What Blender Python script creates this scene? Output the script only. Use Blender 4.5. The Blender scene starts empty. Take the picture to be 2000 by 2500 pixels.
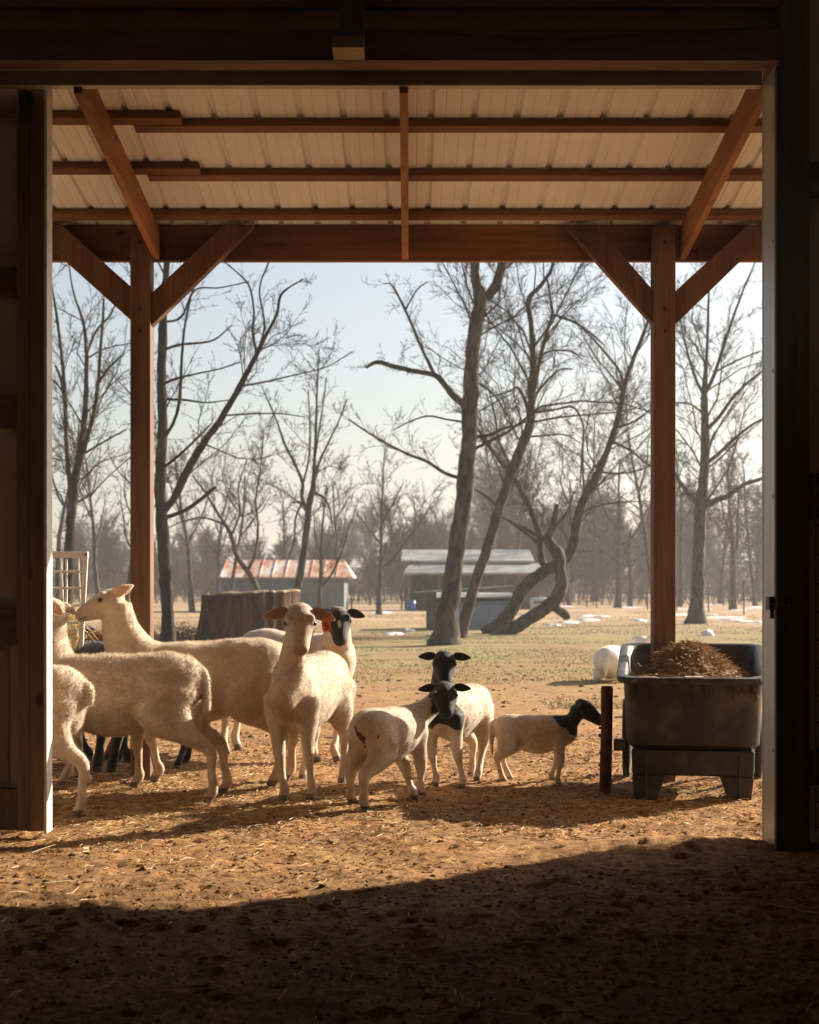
import bpy, bmesh, math, random
import numpy as np
from mathutils import Vector, Matrix, noise as mnoise

SC = bpy.context.scene
R = math.radians
# ------------------------------------------------------------------ camera, sky, sun, exposure
F, HOR, EYE = 3750.0, 1425.0, 1.22          # focal length / horizon in photo pixels, eye height
cam_d = bpy.data.cameras.new("camera")
cam = bpy.data.objects.new("camera", cam_d)
SC.collection.objects.link(cam)
cam.location = (0, 0, EYE)
cam.rotation_euler = (R(90), 0, 0)
cam_d.sensor_fit = 'HORIZONTAL'
cam_d.sensor_width = 24.0
cam_d.lens = 45.0
cam_d.shift_y = 175 / 2000
cam_d.clip_start = 0.05
cam_d.clip_end = 2000
cam_d.dof.use_dof = True
cam_d.dof.focus_distance = 8.7
cam_d.dof.aperture_fstop = 3.6
SC.camera = cam

HAZE = 0.00105                               # density of the air
SUN_AZ, SUN_EL = 54.0, 24.6                 # azimuth measured from +Y towards +X
w = bpy.data.worlds.new("World")
SC.world = w
w.use_nodes = True
nt = w.node_tree
sky = nt.nodes.new("ShaderNodeTexSky")
sky.sky_type = 'NISHITA'
sky.sun_disc = False
sky.sun_elevation = R(SUN_EL)
sky.sun_rotation = R(SUN_AZ)
sky.air_density = 1.0
sky.dust_density = 2.2
sky.ozone_density = 1.2
bg = nt.nodes["Background"]
hsv = nt.nodes.new("ShaderNodeHueSaturation")
hsv.inputs["Saturation"].default_value = 0.62
nt.links.new(sky.outputs[0], hsv.inputs["Color"])
nt.links.new(hsv.outputs[0], bg.inputs[0])
bg.inputs[1].default_value = 0.056
sd = bpy.data.lights.new("sun", 'SUN')
sd.energy = 5.0
sd.angle = R(0.5)
sd.color = (1.0, 0.86, 0.68)
sun = bpy.data.objects.new("sun", sd)
SC.collection.objects.link(sun)
sdir = Vector((math.sin(R(SUN_AZ)) * math.cos(R(SUN_EL)), math.cos(R(SUN_AZ)) * math.cos(R(SUN_EL)), math.sin(R(SUN_EL))))
sun.rotation_euler = (-sdir).to_track_quat('-Z', 'Y').to_euler()
sun.location = sdir * 60
SC.view_settings.view_transform = 'Standard'
SC.view_settings.look = 'None'
SC.view_settings.exposure = 1.46
SC.view_settings.gamma = 1.0
SC.cycles.max_bounces = 8
SC.cycles.diffuse_bounces = 5
SC.cycles.transparent_max_bounces = 8
SC.cycles.volume_bounces = 0
SC.cycles.use_denoising = True

# ------------------------------------------------------------------ helpers
COL = SC.collection
rng = np.random.default_rng(7)
random.seed(7)


def P(px, py, Y):
    return Vector(((px - 1000) * Y / F, Y, EYE - (py - HOR) * Y / F))


def G(px, py):
    Y = F * EYE / (py - HOR)
    return Vector(((px - 1000) * Y / F, Y, 0))


def tag(o, label=None, cat=None, group=None, kind=None):
    if label: o['label'] = label
    if cat: o['category'] = cat
    if group: o['group'] = group
    if kind: o['kind'] = kind
    return o


def link(o, parent=None):
    COL.objects.link(o)
    if parent is not None:
        o.parent = parent
    return o


def empty(name, loc=(0, 0, 0), rz=0.0):
    o = bpy.data.objects.new(name, None)
    o.empty_display_size = 0.2
    o.location = loc
    o.rotation_euler = (0, 0, rz)
    return link(o)


def mesh_obj(name, verts, faces, mat, parent=None, smooth=False):
    me = bpy.data.meshes.new(name)
    me.from_pydata([tuple(v) for v in verts], [], [tuple(f) for f in faces])
    if mat is not None:
        me.materials.append(mat)
    if smooth:
        me.polygons.foreach_set("use_smooth", [True] * len(me.polygons))
    me.update()
    o = bpy.data.objects.new(name, me)
    return link(o, parent)


def np_mesh(name, V, T, mat, parent=None, smooth=False, col=None):
    """fast mesh from numpy arrays; T is (n,k) with constant k"""
    me = bpy.data.meshes.new(name)
    V = np.asarray(V, dtype=np.float32)
    T = np.asarray(T, dtype=np.int32)
    n, k = T.shape
    me.vertices.add(len(V))
    me.vertices.foreach_set("co", V.ravel())
    me.loops.add(n * k)
    me.loops.foreach_set("vertex_index", T.ravel())
    me.polygons.add(n)
    me.polygons.foreach_set("loop_start", np.arange(0, n * k, k, dtype=np.int32))
    me.polygons.foreach_set("use_smooth", np.full(n, smooth))
    if mat is not None:
        me.materials.append(mat)
    me.update(calc_edges=True)
    if col is not None:
        a = me.color_attributes.new("Col", 'FLOAT_COLOR', 'POINT')
        c = np.ones((len(V), 4), dtype=np.float32)
        c[:, :3] = col
        a.data.foreach_set("color", c.ravel())
    o = bpy.data.objects.new(name, me)
    return link(o, parent)


class MB:
    """mesh builder"""
    def __init__(self):
        self.v = []; self.f = []

    def add(self, vs, fs):
        b = len(self.v)
        self.v += [Vector(v) for v in vs]
        self.f += [tuple(i + b for i in f) for f in fs]

    def box(self, x0, x1, y0, y1, z0, z1, M=None):
        vs = [Vector((x, y, z)) for z in (z0, z1) for y in (y0, y1) for x in (x0, x1)]
        if M is not None: vs = [M @ v for v in vs]
        self.add(vs, [(0, 2, 3, 1), (4, 5, 7, 6), (0, 1, 5, 4), (2, 6, 7, 3), (0, 4, 6, 2), (1, 3, 7, 5)])

    def bar(self, p, q, w, h, up=(0, 0, 1)):
        """box beam from p to q, w across, h along up"""
        p, q = Vector(p), Vector(q)
        d = (q - p).normalized()
        u = Vector(up); u = (u - d * u.dot(d)).normalized()
        s = d.cross(u)
        vs = []
        for c in (p, q):
            for a, b in ((-1, -1), (1, -1), (1, 1), (-1, 1)):
                vs.append(c + s * (a * w / 2) + u * (b * h / 2))
        self.add(vs, [(3, 2, 1, 0), (4, 5, 6, 7), (0, 1, 5, 4), (1, 2, 6, 5), (2, 3, 7, 6), (3, 0, 4, 7)])

    def tube(self, pts, rad, n=8, cap=True):
        pts = [Vector(p) for p in pts]
        if not hasattr(rad, '__len__'): rad = [rad] * len(pts)
        t0 = (pts[1] - pts[0]).normalized()
        ref = Vector((0, 0, 1)) if abs(t0.z) < 0.9 else Vector((1, 0, 0))
        u = (ref - t0 * ref.dot(t0)).normalized()
        vs = []
        for i, p in enumerate(pts):
            a = pts[max(i - 1, 0)]; b = pts[min(i + 1, len(pts) - 1)]
            t = (b - a).normalized()
            u = (u - t * u.dot(t)).normalized()
            s = t.cross(u)
            for k in range(n):
                an = 2 * math.pi * k / n
                vs.append(p + (u * math.cos(an) + s * math.sin(an)) * rad[i])
        fs = []
        for i in range(len(pts) - 1):
            for k in range(n):
                k2 = (k + 1) % n
                fs.append((i * n + k, i * n + k2, (i + 1) * n + k2, (i + 1) * n + k))
        if cap:
            fs.append(tuple(range(n - 1, -1, -1)))
            fs.append(tuple(range((len(pts) - 1) * n, len(pts) * n)))
        self.add(vs, fs)

    def rings(self, rings, cap0=True, cap1=True):
        n = len(rings[0])
        vs = [v for r in rings for v in r]
        fs = []
        for i in range(len(rings) - 1):
            for k in range(n):
                k2 = (k + 1) % n
                fs.append((i * n + k, i * n + k2, (i + 1) * n + k2, (i + 1) * n + k))
        if cap0: fs.append(tuple(range(n - 1, -1, -1)))
        if cap1: fs.append(tuple(range((len(rings) - 1) * n, len(rings) * n)))
        self.add(vs, fs)

    def build(self, name, mat, parent=None, smooth=False, bevel=0.0, inv=None):
        vs = self.v
        if inv is not None: vs = [inv @ v for v in vs]
        o = mesh_obj(name, vs, self.f, mat, parent, smooth)
        if bevel > 0:
            m = o.modifiers.new("bevel", 'BEVEL'); m.width = bevel; m.segments = 2; m.limit_method = 'ANGLE'
        return o


# value noise in numpy (tileable hash)
def vnoise(x, y, seed=0):
    xi = np.floor(x).astype(np.int64); yi = np.floor(y).astype(np.int64)
    fx = x - xi; fy = y - yi
    fx = fx * fx * (3 - 2 * fx); fy = fy * fy * (3 - 2 * fy)

    def h(a, b):
        n = (a * 374761393 + b * 668265263 + seed * 974634777) & 0xFFFFFFFF
        n = ((n ^ (n >> 13)) * 1274126177) & 0xFFFFFFFF
        return ((n ^ (n >> 16)) & 0xFFFF) / 65535.0
    a = h(xi, yi); b = h(xi + 1, yi); c = h(xi, yi + 1); d = h(xi + 1, yi + 1)
    return (a * (1 - fx) + b * fx) * (1 - fy) + (c * (1 - fx) + d * fx) * fy - 0.5


def base_h(x, y):
    """low frequency relief of the ground"""
    x = np.asarray(x, dtype=float); y = np.asarray(y, dtype=float)
    near = np.clip((60 - y) / 40, 0, 1)
    z = 0.035 * vnoise(x * 0.8, y * 0.8, 1) + 0.10 * near * vnoise(x * 0.12, y * 0.12, 2) * np.clip((y - 9) / 6, 0, 1)
    return z


def gz(x, y):
    return float(base_h(np.array([x]), np.array([y]))[0])


# ------------------------------------------------------------------ materials
def new_mat(name):
    m = bpy.data.materials.new(name)
    m.use_nodes = True
    t = m.node_tree
    return m, t, t.nodes, t.links, t.nodes["Principled BSDF"]


def ramp(N, stops):
    r = N.new("ShaderNodeValToRGB")
    e = r.color_ramp.elements
    while len(e) < len(stops): e.new(0.5)
    for i, (p, c) in enumerate(stops):
        e[i].position = p
        e[i].color = (*c, 1) if len(c) == 3 else c
    return r


def noise_node(N, L, coord, scale, detail=6, rough=0.6, vec_scale=None):
    n = N.new("ShaderNodeTexNoise")
    n.inputs["Scale"].default_value = scale
    n.inputs["Detail"].default_value = detail
    n.inputs["Roughness"].default_value = rough
    if vec_scale:
        mp = N.new("ShaderNodeMapping")
        mp.inputs["Scale"].default_value = vec_scale
        L.new(coord, mp.inputs[0]); L.new(mp.outputs[0], n.inputs["Vector"])
    else:
        L.new(coord, n.inputs["Vector"])
    return n


def bump(N, L, h, b, strength=0.4, dist=0.01):
    bp = N.new("ShaderNodeBump")
    bp.inputs["Strength"].default_value = strength
    bp.inputs["Distance"].default_value = dist
    L.new(h, bp.inputs["Height"]); L.new(bp.outputs[0], b.inputs["Normal"])
    return bp


def mat_simple(name, c1, c2, scale=6, rough=0.8, metal=0.0, bstr=0.3, bdist=0.004, vs=None, detail=6, spec=0.3, lo=0.35, hi=0.65):
    m, t, N, L, b = new_mat(name)
    tc = N.new("ShaderNodeTexCoord")
    n = noise_node(N, L, tc.outputs["Object"], scale, detail, 0.65, vs)
    r = ramp(N, [(lo, c1), (hi, c2)])
    L.new(n.outputs[0], r.inputs[0]); L.new(r.outputs[0], b.inputs["Base Color"])
    b.inputs["Roughness"].default_value = rough
    b.inputs["Metallic"].default_value = metal
    b.inputs["Specular IOR Level"].default_value = spec
    if bstr > 0: bump(N, L, n.outputs[0], b, bstr, bdist)
    return m


def mat_wood(name, c1, c2, axis, knots=True, rough=0.75, dark=(0.05, 0.02, 0.01), grain=30):
    """timber with grain stretched along an axis (0,1,2), knots and streaks"""
    m, t, N, L, b = new_mat(name)
    tc = N.new("ShaderNodeTexCoord")
    vs = [1.0, 1.0, 1.0]; vs[axis] = 0.045
    n1 = noise_node(N, L, tc.outputs["Object"], grain, 8, 0.7, vs)
    vs2 = [1.0, 1.0, 1.0]; vs2[axis] = 0.25
    n2 = noise_node(N, L, tc.outputs["Object"], 2.6, 4, 0.6, vs2)
    r1 = ramp(N, [(0.32, c1), (0.68, c2)])
    L.new(n1.outputs[0], r1.inputs[0])
    r2 = ramp(N, [(0.3, (0.48, 0.46, 0.45)), (0.65, (1.10, 1.07, 1.03))])
    L.new(n2.outputs[0], r2.inputs[0])
    mx = N.new("ShaderNodeMix"); mx.data_type = 'RGBA'; mx.blend_type = 'MULTIPLY'; mx.inputs[0].default_value = 1.0
    L.new(r1.outputs[0], mx.inputs[6]); L.new(r2.outputs[0], mx.inputs[7])
    out = mx.outputs[2]
    if knots:
        v = N.new("ShaderNodeTexVoronoi"); v.inputs["Scale"].default_value = 3.1
        vs3 = [1.0, 1.0, 1.0]; vs3[axis] = 0.55
        mp = N.new("ShaderNodeMapping"); mp.inputs["Scale"].default_value = vs3
        L.new(tc.outputs["Object"], mp.inputs[0]); L.new(mp.outputs[0], v.inputs["Vector"])
        rk = ramp(N, [(0.035, (1, 1, 1)), (0.085, (0, 0, 0))])
        L.new(v.outputs["Distance"], rk.inputs[0])
        mk = N.new("ShaderNodeMix"); mk.data_type = 'RGBA'
        L.new(rk.outputs[0], mk.inputs[0]); L.new(out, mk.inputs[6]); mk.inputs[7].default_value = (*dark, 1)
        out = mk.outputs[2]
    L.new(out, b.inputs["Base Color"])
    b.inputs["Roughness"].default_value = rough
    b.inputs["Specular IOR Level"].default_value = 0.25
    bump(N, L, n1.outputs[0], b, 0.35, 0.003)
    return m


WOOD_A, WOOD_B = (0.16, 0.076, 0.042), (0.30, 0.15, 0.084)
wood_x = mat_wood("timber_along_x", WOOD_A, WOOD_B, 0)
wood_y = mat_wood("timber_along_y", (0.26, 0.115, 0.05), (0.42, 0.21, 0.10), 1)
wood_z = mat_wood("timber_along_z", (0.125, 0.066, 0.042), (0.245, 0.138, 0.085), 2)
dark_x = mat_wood("old_timber_x", (0.13, 0.080, 0.062), (0.24, 0.145, 0.105), 0)
dark_z = mat_wood("old_timber_z", (0.085, 0.062, 0.054), (0.15, 0.105, 0.088), 2)
pale_wood = mat_wood("pale_end_grain", (0.34, 0.25, 0.16), (0.5, 0.38, 0.25), 0, knots=False)
door_wood = mat_wood("door_stile_timber", (0.20, 0.13, 0.08), (0.34, 0.24, 0.15), 2)
siding_m = mat_simple("interior_siding", (0.44, 0.35, 0.27), (0.60, 0.49, 0.39), 3, 0.6, 0.0, 0.1)
roof_in = mat_simple("cream_roof_sheet", (0.74, 0.725, 0.70), (0.83, 0.815, 0.79), 1.3, 0.5, 0.0, 0.05, 0.002, None, 4)
trim_metal = mat_simple("grey_trim_metal", (0.34, 0.36, 0.37), (0.46, 0.47, 0.47), 5, 0.42, 0.6, 0.15, 0.002, (1, 1, 0.15))
track_metal = mat_simple("weathered_track_metal", (0.27, 0.26, 0.22), (0.44, 0.42, 0.36), 4, 0.5, 0.55, 0.15, 0.002, (0.4, 1, 1))
white_metal = mat_simple("white_painted_metal", (0.62, 0.60, 0.55), (0.78, 0.76, 0.71), 8, 0.45, 0.0, 0.05)
dark_metal = mat_simple("dark_iron", (0.03, 0.025, 0.02), (0.08, 0.06, 0.05), 30, 0.5, 0.7, 0.3, 0.001)
rust_m = mat_simple("rusty_iron", (0.045, 0.022, 0.014), (0.17, 0.065, 0.028), 14, 0.85, 0.2, 0.9, 0.006)
rubber_m = mat_simple("black_rubber", (0.02, 0.02, 0.02), (0.04, 0.038, 0.035), 20, 0.8)
bark_m = mat_simple("grey_bark", (0.030, 0.024, 0.020), (0.135, 0.115, 0.096), 9, 0.95, 0, 0.9, 0.03, (1, 1, 0.35), 8, 0.1)
bark_d = mat_simple("dark_bark", (0.024, 0.020, 0.018), (0.075, 0.06, 0.05), 7, 0.95, 0, 0.8, 0.03, (1, 1, 0.3), 8, 0.1)
twig_m = mat_simple("twig_bark", (0.05, 0.036, 0.028), (0.11, 0.08, 0.058), 3, 0.95, 0, 0.0, 0.01, None, 3, 0.1)
wood_far = mat_simple("far_wood_twigs", (0.07, 0.054, 0.044), (0.16, 0.122, 0.095), 0.12, 0.95, 0, 0.0, 0.01, None, 4, 0.05)
snow_m = mat_simple("old_snow", (0.66, 0.66, 0.66), (0.82, 0.82, 0.82), 4, 0.6, 0, 0.3, 0.02)
straw_m = mat_simple("straw", (0.42, 0.30, 0.14), (0.72, 0.57, 0.32), 14, 0.7, 0, 0.0, 0.01, None, 3)
straw_d = mat_simple("damp_straw", (0.16, 0.095, 0.042), (0.50, 0.33, 0.16), 22, 0.75, 0, 0.0, 0.01, None, 3)
clod_m = mat_simple("dirt_clod", (0.060, 0.033, 0.018), (0.27, 0.155, 0.075), 9, 0.95, 0, 0.6, 0.004)
grass_m = mat_simple("dry_grass_blades", (0.22, 0.205, 0.085), (0.48, 0.38, 0.20), 0.35, 0.85, 0, 0.0, 0.01, None, 4)
leaf_m = mat_simple("dead_leaves", (0.20, 0.075, 0.03), (0.38, 0.18, 0.085), 6, 0.85, 0, 0.0)
needle_m = mat_simple("pine_needles", (0.055, 0.075, 0.045), (0.10, 0.125, 0.07), 1.0, 0.85, 0, 0.0)


def mat_ground():
    m, t, N, L, b = new_mat("farmyard_ground")
    g = N.new("ShaderNodeNewGeometry")
    pos = g.outputs["Position"]
    sep = N.new("ShaderNodeSeparateXYZ"); L.new(pos, sep.inputs[0])
    nf = noise_node(N, L, pos, 26, 8, 0.7)
    nm = noise_node(N, L, pos, 2.4, 7, 0.65)
    dirt = ramp(N, [(0.30, (0.10, 0.054, 0.027)), (0.45, (0.33, 0.186, 0.086)), (0.57, (0.48, 0.285, 0.132)), (0.75, (0.64, 0.45, 0.25))])
    L.new(nf.outputs[0], dirt.inputs[0])
    dm = ramp(N, [(0.32, (0.62, 0.58, 0.54)), (0.6, (1.08, 1.03, 0.96))])
    L.new(nm.outputs[0], dm.inputs[0])
    mul = N.new("ShaderNodeMix"); mul.data_type = 'RGBA'; mul.blend_type = 'MULTIPLY'; mul.inputs[0].default_value = 1
    L.new(dirt.outputs[0], mul.inputs[6]); L.new(dm.outputs[0], mul.inputs[7])
    # barn floor: darkened and greyed further down
    # pasture
    ng = noise_node(N, L, pos, 0.55, 8, 0.7)
    grass = ramp(N, [(0.30, (0.16, 0.095, 0.048)), (0.44, (0.27, 0.185, 0.098)), (0.53, (0.29, 0.245, 0.115)), (0.62, (0.235, 0.22, 0.095)), (0.74, (0.42, 0.325, 0.18))])
    L.new(ng.outputs[0], grass.inputs[0])
    far = ramp(N, [(0.35, (0.36, 0.245, 0.15)), (0.65, (0.48, 0.35, 0.225))])
    L.new(ng.outputs[0], far.inputs[0])

    def mask(lo, hi, amp):
        a = N.new("ShaderNodeMath"); a.operation = 'MULTIPLY_ADD'
        L.new(nm.outputs[0], a.inputs[0]); a.inputs[1].default_value = amp; L.new(sep.outputs[1], a.inputs[2])
        mr = N.new("ShaderNodeMapRange"); mr.inputs[1].default_value = lo + amp * 0.5; mr.inputs[2].default_value = hi + amp * 0.5
        L.new(a.outputs[0], mr.inputs[0])
        return mr.outputs[0]
    m1 = N.new("ShaderNodeMix"); m1.data_type = 'RGBA'
    L.new(mask(14, 26, 10), m1.inputs[0]); L.new(mul.outputs[2], m1.inputs[6]); L.new(grass.outputs[0], m1.inputs[7])
    m2 = N.new("ShaderNodeMix"); m2.data_type = 'RGBA'
    L.new(mask(36, 52, 14), m2.inputs[0]); L.new(m1.outputs[2], m2.inputs[6]); L.new(far.outputs[0], m2.inputs[7])
    # barn floor: colour multiplied darker and greyer from the doorway inwards
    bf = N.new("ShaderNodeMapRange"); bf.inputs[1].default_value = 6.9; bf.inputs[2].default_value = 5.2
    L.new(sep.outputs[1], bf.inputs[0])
    fine = noise_node(N, L, pos, 95, 5, 0.8)
    fr = ramp(N, [(0.30, (0.42, 0.39, 0.37)), (0.50, (0.98, 0.97, 0.96)), (0.68, (1.25, 1.22, 1.18))])
    L.new(fine.outputs[0], fr.inputs[0])
    mid = noise_node(N, L, pos, 7, 6, 0.75)
    fm = ramp(N, [(0.34, (0.62, 0.60, 0.56)), (0.52, (1.0, 1.0, 1.0)), (0.70, (1.18, 1.16, 1.12))])
    L.new(mid.outputs[0], fm.inputs[0])
    mA = N.new("ShaderNodeMix"); mA.data_type = 'RGBA'; mA.blend_type = 'MULTIPLY'; mA.inputs[0].default_value = .9
    L.new(m2.outputs[2], mA.inputs[6]); L.new(fr.outputs[0], mA.inputs[7])
    m2 = N.new("ShaderNodeMix"); m2.data_type = 'RGBA'; m2.blend_type = 'MULTIPLY'; m2.inputs[0].default_value = .8
    L.new(mA.outputs[2], m2.inputs[6]); L.new(fm.outputs[0], m2.inputs[7])
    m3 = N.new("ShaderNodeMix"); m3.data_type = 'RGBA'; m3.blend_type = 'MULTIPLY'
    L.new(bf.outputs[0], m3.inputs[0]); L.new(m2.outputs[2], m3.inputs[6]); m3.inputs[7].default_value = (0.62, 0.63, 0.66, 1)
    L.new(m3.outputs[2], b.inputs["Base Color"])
    b.inputs["Roughness"].default_value = 0.95
    b.inputs["Specular IOR Level"].default_value = 0.15
    nb = noise_node(N, L, pos, 60, 8, 0.75)
    bump(N, L, nb.outputs[0], b, 0.8, 0.014)
    return m


ground_m = mat_ground()


def mat_fur(name, transl=0.3):
    m, t, N, L, b = new_mat(name)
    at = N.new("ShaderNodeAttribute"); at.attribute_name = "Col"
    tc = N.new("ShaderNodeTexCoord")
    n = noise_node(N, L, tc.outputs["Object"], 9, 6, 0.65)
    r = ramp(N, [(0.3, (0.80, 0.76, 0.70)), (0.62, (1.05, 1.04, 1.03))])
    L.new(n.outputs[0], r.inputs[0])
    mx = N.new("ShaderNodeMix"); mx.data_type = 'RGBA'; mx.blend_type = 'MULTIPLY'; mx.inputs[0].default_value = 1
    L.new(at.outputs[0], mx.inputs[6]); L.new(r.outputs[0], mx.inputs[7])
    nf_ = noise_node(N, L, tc.outputs["Object"], 46, 4, 0.75)
    rf_ = ramp(N, [(0.32, (0.82, 0.79, 0.75)), (0.60, (1.06, 1.05, 1.04))])
    L.new(nf_.outputs[0], rf_.inputs[0])
    mx0 = mx
    mx = N.new("ShaderNodeMix"); mx.data_type = 'RGBA'; mx.blend_type = 'MULTIPLY'; mx.inputs[0].default_value = .8
    L.new(mx0.outputs[2], mx.inputs[6]); L.new(rf_.outputs[0], mx.inputs[7])
    L.new(mx.outputs[2], b.inputs["Base Color"])
    b.inputs["Roughness"].default_value = 0.68
    b.inputs["Specular IOR Level"].default_value = 0.3
    if transl == 0:
        n2 = noise_node(N, L, tc.outputs["Object"], 55, 8, 0.75)
        bump(N, L, n2.outputs[0], b, 0.6, 0.010)
        b.inputs["Sheen Weight"].default_value = 0.25
    else:
        tr = N.new("ShaderNodeBsdfTranslucent")
        L.new(mx.outputs[2], tr.inputs[0])
        ms = N.new("ShaderNodeMixShader"); ms.inputs[0].default_value = transl
        out = N["Material Output"] if False else t.nodes["Material Output"]
        L.new(b.outputs[0], ms.inputs[1]); L.new(tr.outputs[0], ms.inputs[2]); L.new(ms.outputs[0], out.inputs[0])
    return m


skin_m = mat_fur("sheep_hide", 0)
fur_m = mat_fur("sheep_fur", 0.45)
eye_m, _, _, _, _b = new_mat("sheep_eye")
_b.inputs["Base Color"].default_value = (0.02, 0.014, 0.01, 1); _b.inputs["Roughness"].default_value = 0.12
tag_m, _, _, _, _b = new_mat("orange_tag_plastic")
_b.inputs["Base Color"].default_value = (0.88, 0.21, 0.05, 1); _b.inputs["Roughness"].default_value = 0.5
ink_m, _, _, _, _b = new_mat("black_ink")
_b.inputs["Base Color"].default_value = (0.015, 0.012, 0.01, 1); _b.inputs["Roughness"].default_value = 0.7

#@@SETTING
# ------------------------------------------------------------------ ground (one sheet to the horizon)
def graded(lo, hi, dense_lo, dense_hi, step, grow):
    mid = list(np.arange(dense_lo, dense_hi + 1e-6, step))
    a = []; x = dense_hi; s = step
    while x < hi:
        s *= grow; x += s; a.append(min(x, hi))
    b = []; x = dense_lo; s = step
    while x > lo:
        s *= grow; x -= s; b.append(max(x, lo))
    return np.array(b[::-1] + mid + a)


xs = graded(-420, 420, -3.2, 3.2, 0.022, 1.06)
ys = graded(-30, 900, 4.0, 11.5, 0.022, 1.035)
XX, YY = np.meshgrid(xs, ys)
step_fade = np.clip((16 - YY) / 5, 0, 1) * np.clip((6 - np.abs(XX)) / 2.5, 0, 1)
ZZ = base_h(XX, YY)
clod = vnoise(XX * 7, YY * 7, 3) * 0.014 + vnoise(XX * 19, YY * 19, 4) * 0.008 + vnoise(XX * 43, YY * 43, 5) * 0.007
ridge = -np.abs(vnoise(XX * 5 + 3, YY * 5, 6)) * 0.014
ZZ = ZZ + (clod + ridge) * step_fade
# dip of the ground just outside the door on the left, low heap of soil on the right of the door
ZZ += 0.05 * np.exp(-((XX - 1.25) / 0.45) ** 2 - ((YY - 7.15) / 0.16) ** 2)
ZZ += 0.02 * np.exp(-((YY - 6.95) / 0.25) ** 2) * np.clip((XX + 0.2) / 1.2, 0, 1) * np.clip((2.2 - XX), 0, 1)
hp_r = np.random.default_rng(41)
for _ in range(1500):
    hx_, hy_ = hp_r.uniform(-3.0, 3.0), 4.1 + 7.6 * hp_r.uniform() ** .9
    i0, i1 = np.searchsorted(xs, (hx_ - .12, hx_ + .12)); j0, j1 = np.searchsorted(ys, (hy_ - .12, hy_ + .12))
    if i1 - i0 < 2 or j1 - j0 < 2: continue
    an_ = hp_r.uniform(0, 6.28); dx_ = XX[j0:j1, i0:i1] - hx_; dy_ = YY[j0:j1, i0:i1] - hy_
    u_ = (dx_ * math.cos(an_) + dy_ * math.sin(an_)) / .040; v_ = (-dx_ * math.sin(an_) + dy_ * math.cos(an_)) / .028
    q_ = np.sqrt(u_ * u_ + v_ * v_); k_ = hp_r.uniform(.5, 1.3)
    ZZ[j0:j1, i0:i1] += k_ * (-.014 * np.exp(-q_ ** 4) + .006 * np.exp(-((q_ - 1.45) / .4) ** 2))
V = np.stack([XX, YY, ZZ], -1).reshape(-1, 3)
ny, nx = XX.shape
idx = np.arange(ny * nx).reshape(ny, nx)
T = np.stack([idx[:-1, :-1], idx[:-1, 1:], idx[1:, 1:], idx[1:, :-1]], -1).reshape(-1, 4)
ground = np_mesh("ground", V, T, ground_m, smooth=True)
tag(ground, "orange brown trodden dirt running out to pale winter pasture", "ground", kind='structure')


# --------------------------------------------------------------- barn
barn = empty("barn", (0, 7.0, 0))
tag(barn, "dark timber barn framing the view, wide sliding door opening", "barn")
BI = Matrix.Translation((0, -7.0, 0))


def bpart(mb, name, mat, bevel=0.0, parent=None, label=None):
    o = mb.build(name, mat, parent or barn, inv=BI, bevel=bevel)
    if label: o['label'] = label
    return o


JX = 1.682
# closing walls and roof of the barn around the viewer
m = MB(); m.box(-7.2, -3.4, -9.2, -9.05, -0.2, 5.6); m.box(0.2, 7.2, -9.2, -9.05, -0.2, 5.6); m.box(-3.4, 0.2, -9.2, -9.05, 2.9, 5.6)  # opening in the unseen rear wall, added to let fill light in
bpart(m, "rear_wall", siding_m)
m = MB(); m.box(-7.2, -7.05, -9.05, 7.3, -0.2, 5.2); bpart(m, "side_wall", siding_m)
m = MB(); m.box(7.05, 7.2, -9.05, 7.3, -0.2, 5.2); bpart(m, "side_wall", siding_m)
m = MB(); m.box(-7.4, 7.4, -9.3, 7.45, 5.6, 5.7); bpart(m, "roof", siding_m)
# front wall siding (outer skin), broken by the door opening x -2.15 .. JX
m = MB()
m.box(JX + 0.145, 7.05, 7.22, 7.26, -0.1, 5.6)
bpart(m, "siding", siding_m)
m = MB()
m.box(-7.05, -2.3, 7.22, 7.26, -0.1, 5.6)
bpart(m, "siding", siding_m)
m = MB(); m.box(-2.3, JX + 0.145, 7.22, 7.26, 3.70, 5.6); bpart(m, "siding", siding_m)
# right hand jamb: metal trim wraps the post
m = MB(); m.box(JX + 0.004, JX + 0.143, 7.0, 7.215, -0.1, 5.2); bpart(m, "jamb_post", dark_z, 0.004)
m = MB(); m.box(JX - 0.004, JX + 0.003, 7.04, 7.30, 0.0, 3.60)
m.box(JX - 0.006, JX + 0.05, 7.285, 7.30, 0.0, 3.60)
for zz in (0.45, 1.08, 1.62, 2.2, 2.8): m.tube([(JX - 0.008, 7.09, zz), (JX - 0.002, 7.09, zz)], 0.008, 8)
bpart(m, "jamb_trim", trim_metal, label="grey metal trim on the right of the opening")
m = MB(); m.box(JX - 0.010, JX + 0.004, 7.0, 7.038, 0.0, 3.58); bpart(m, "jamb_board", dark_z, 0.002)
# latch
m = MB()
m.box(JX - 0.035, JX - 0.006, 7.03, 7.10, 1.10, 1.16); m.tube([(JX - 0.03, 7.02, 1.13), (JX + 0.05, 6.98, 1.125)], 0.008, 8)
m.tube([(JX + 0.05, 6.98, 1.105), (JX + 0.05, 6.98, 1.16)], 0.008, 8); m.tube([(JX - 0.02, 7.04, 1.06), (JX - 0.02, 7.04, 1.12)], 0.010, 8)
bpart(m, "latch", dark_metal)
# girts on the right wall
m = MB()
for z0, z1 in ((3.03, 3.19), (1.52, 1.74), (0.28, 0.44), (4.2, 4.36)):
    m.box(JX + 0.144, 7.0, 7.17, 7.215, z0, z1)
bpart(m, "girt", dark_x, 0.003)
m = MB(); m.box(3.3, 3.44, 7.0, 7.165, -0.1, 5.2); bpart(m, "wall_post", dark_z)
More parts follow.
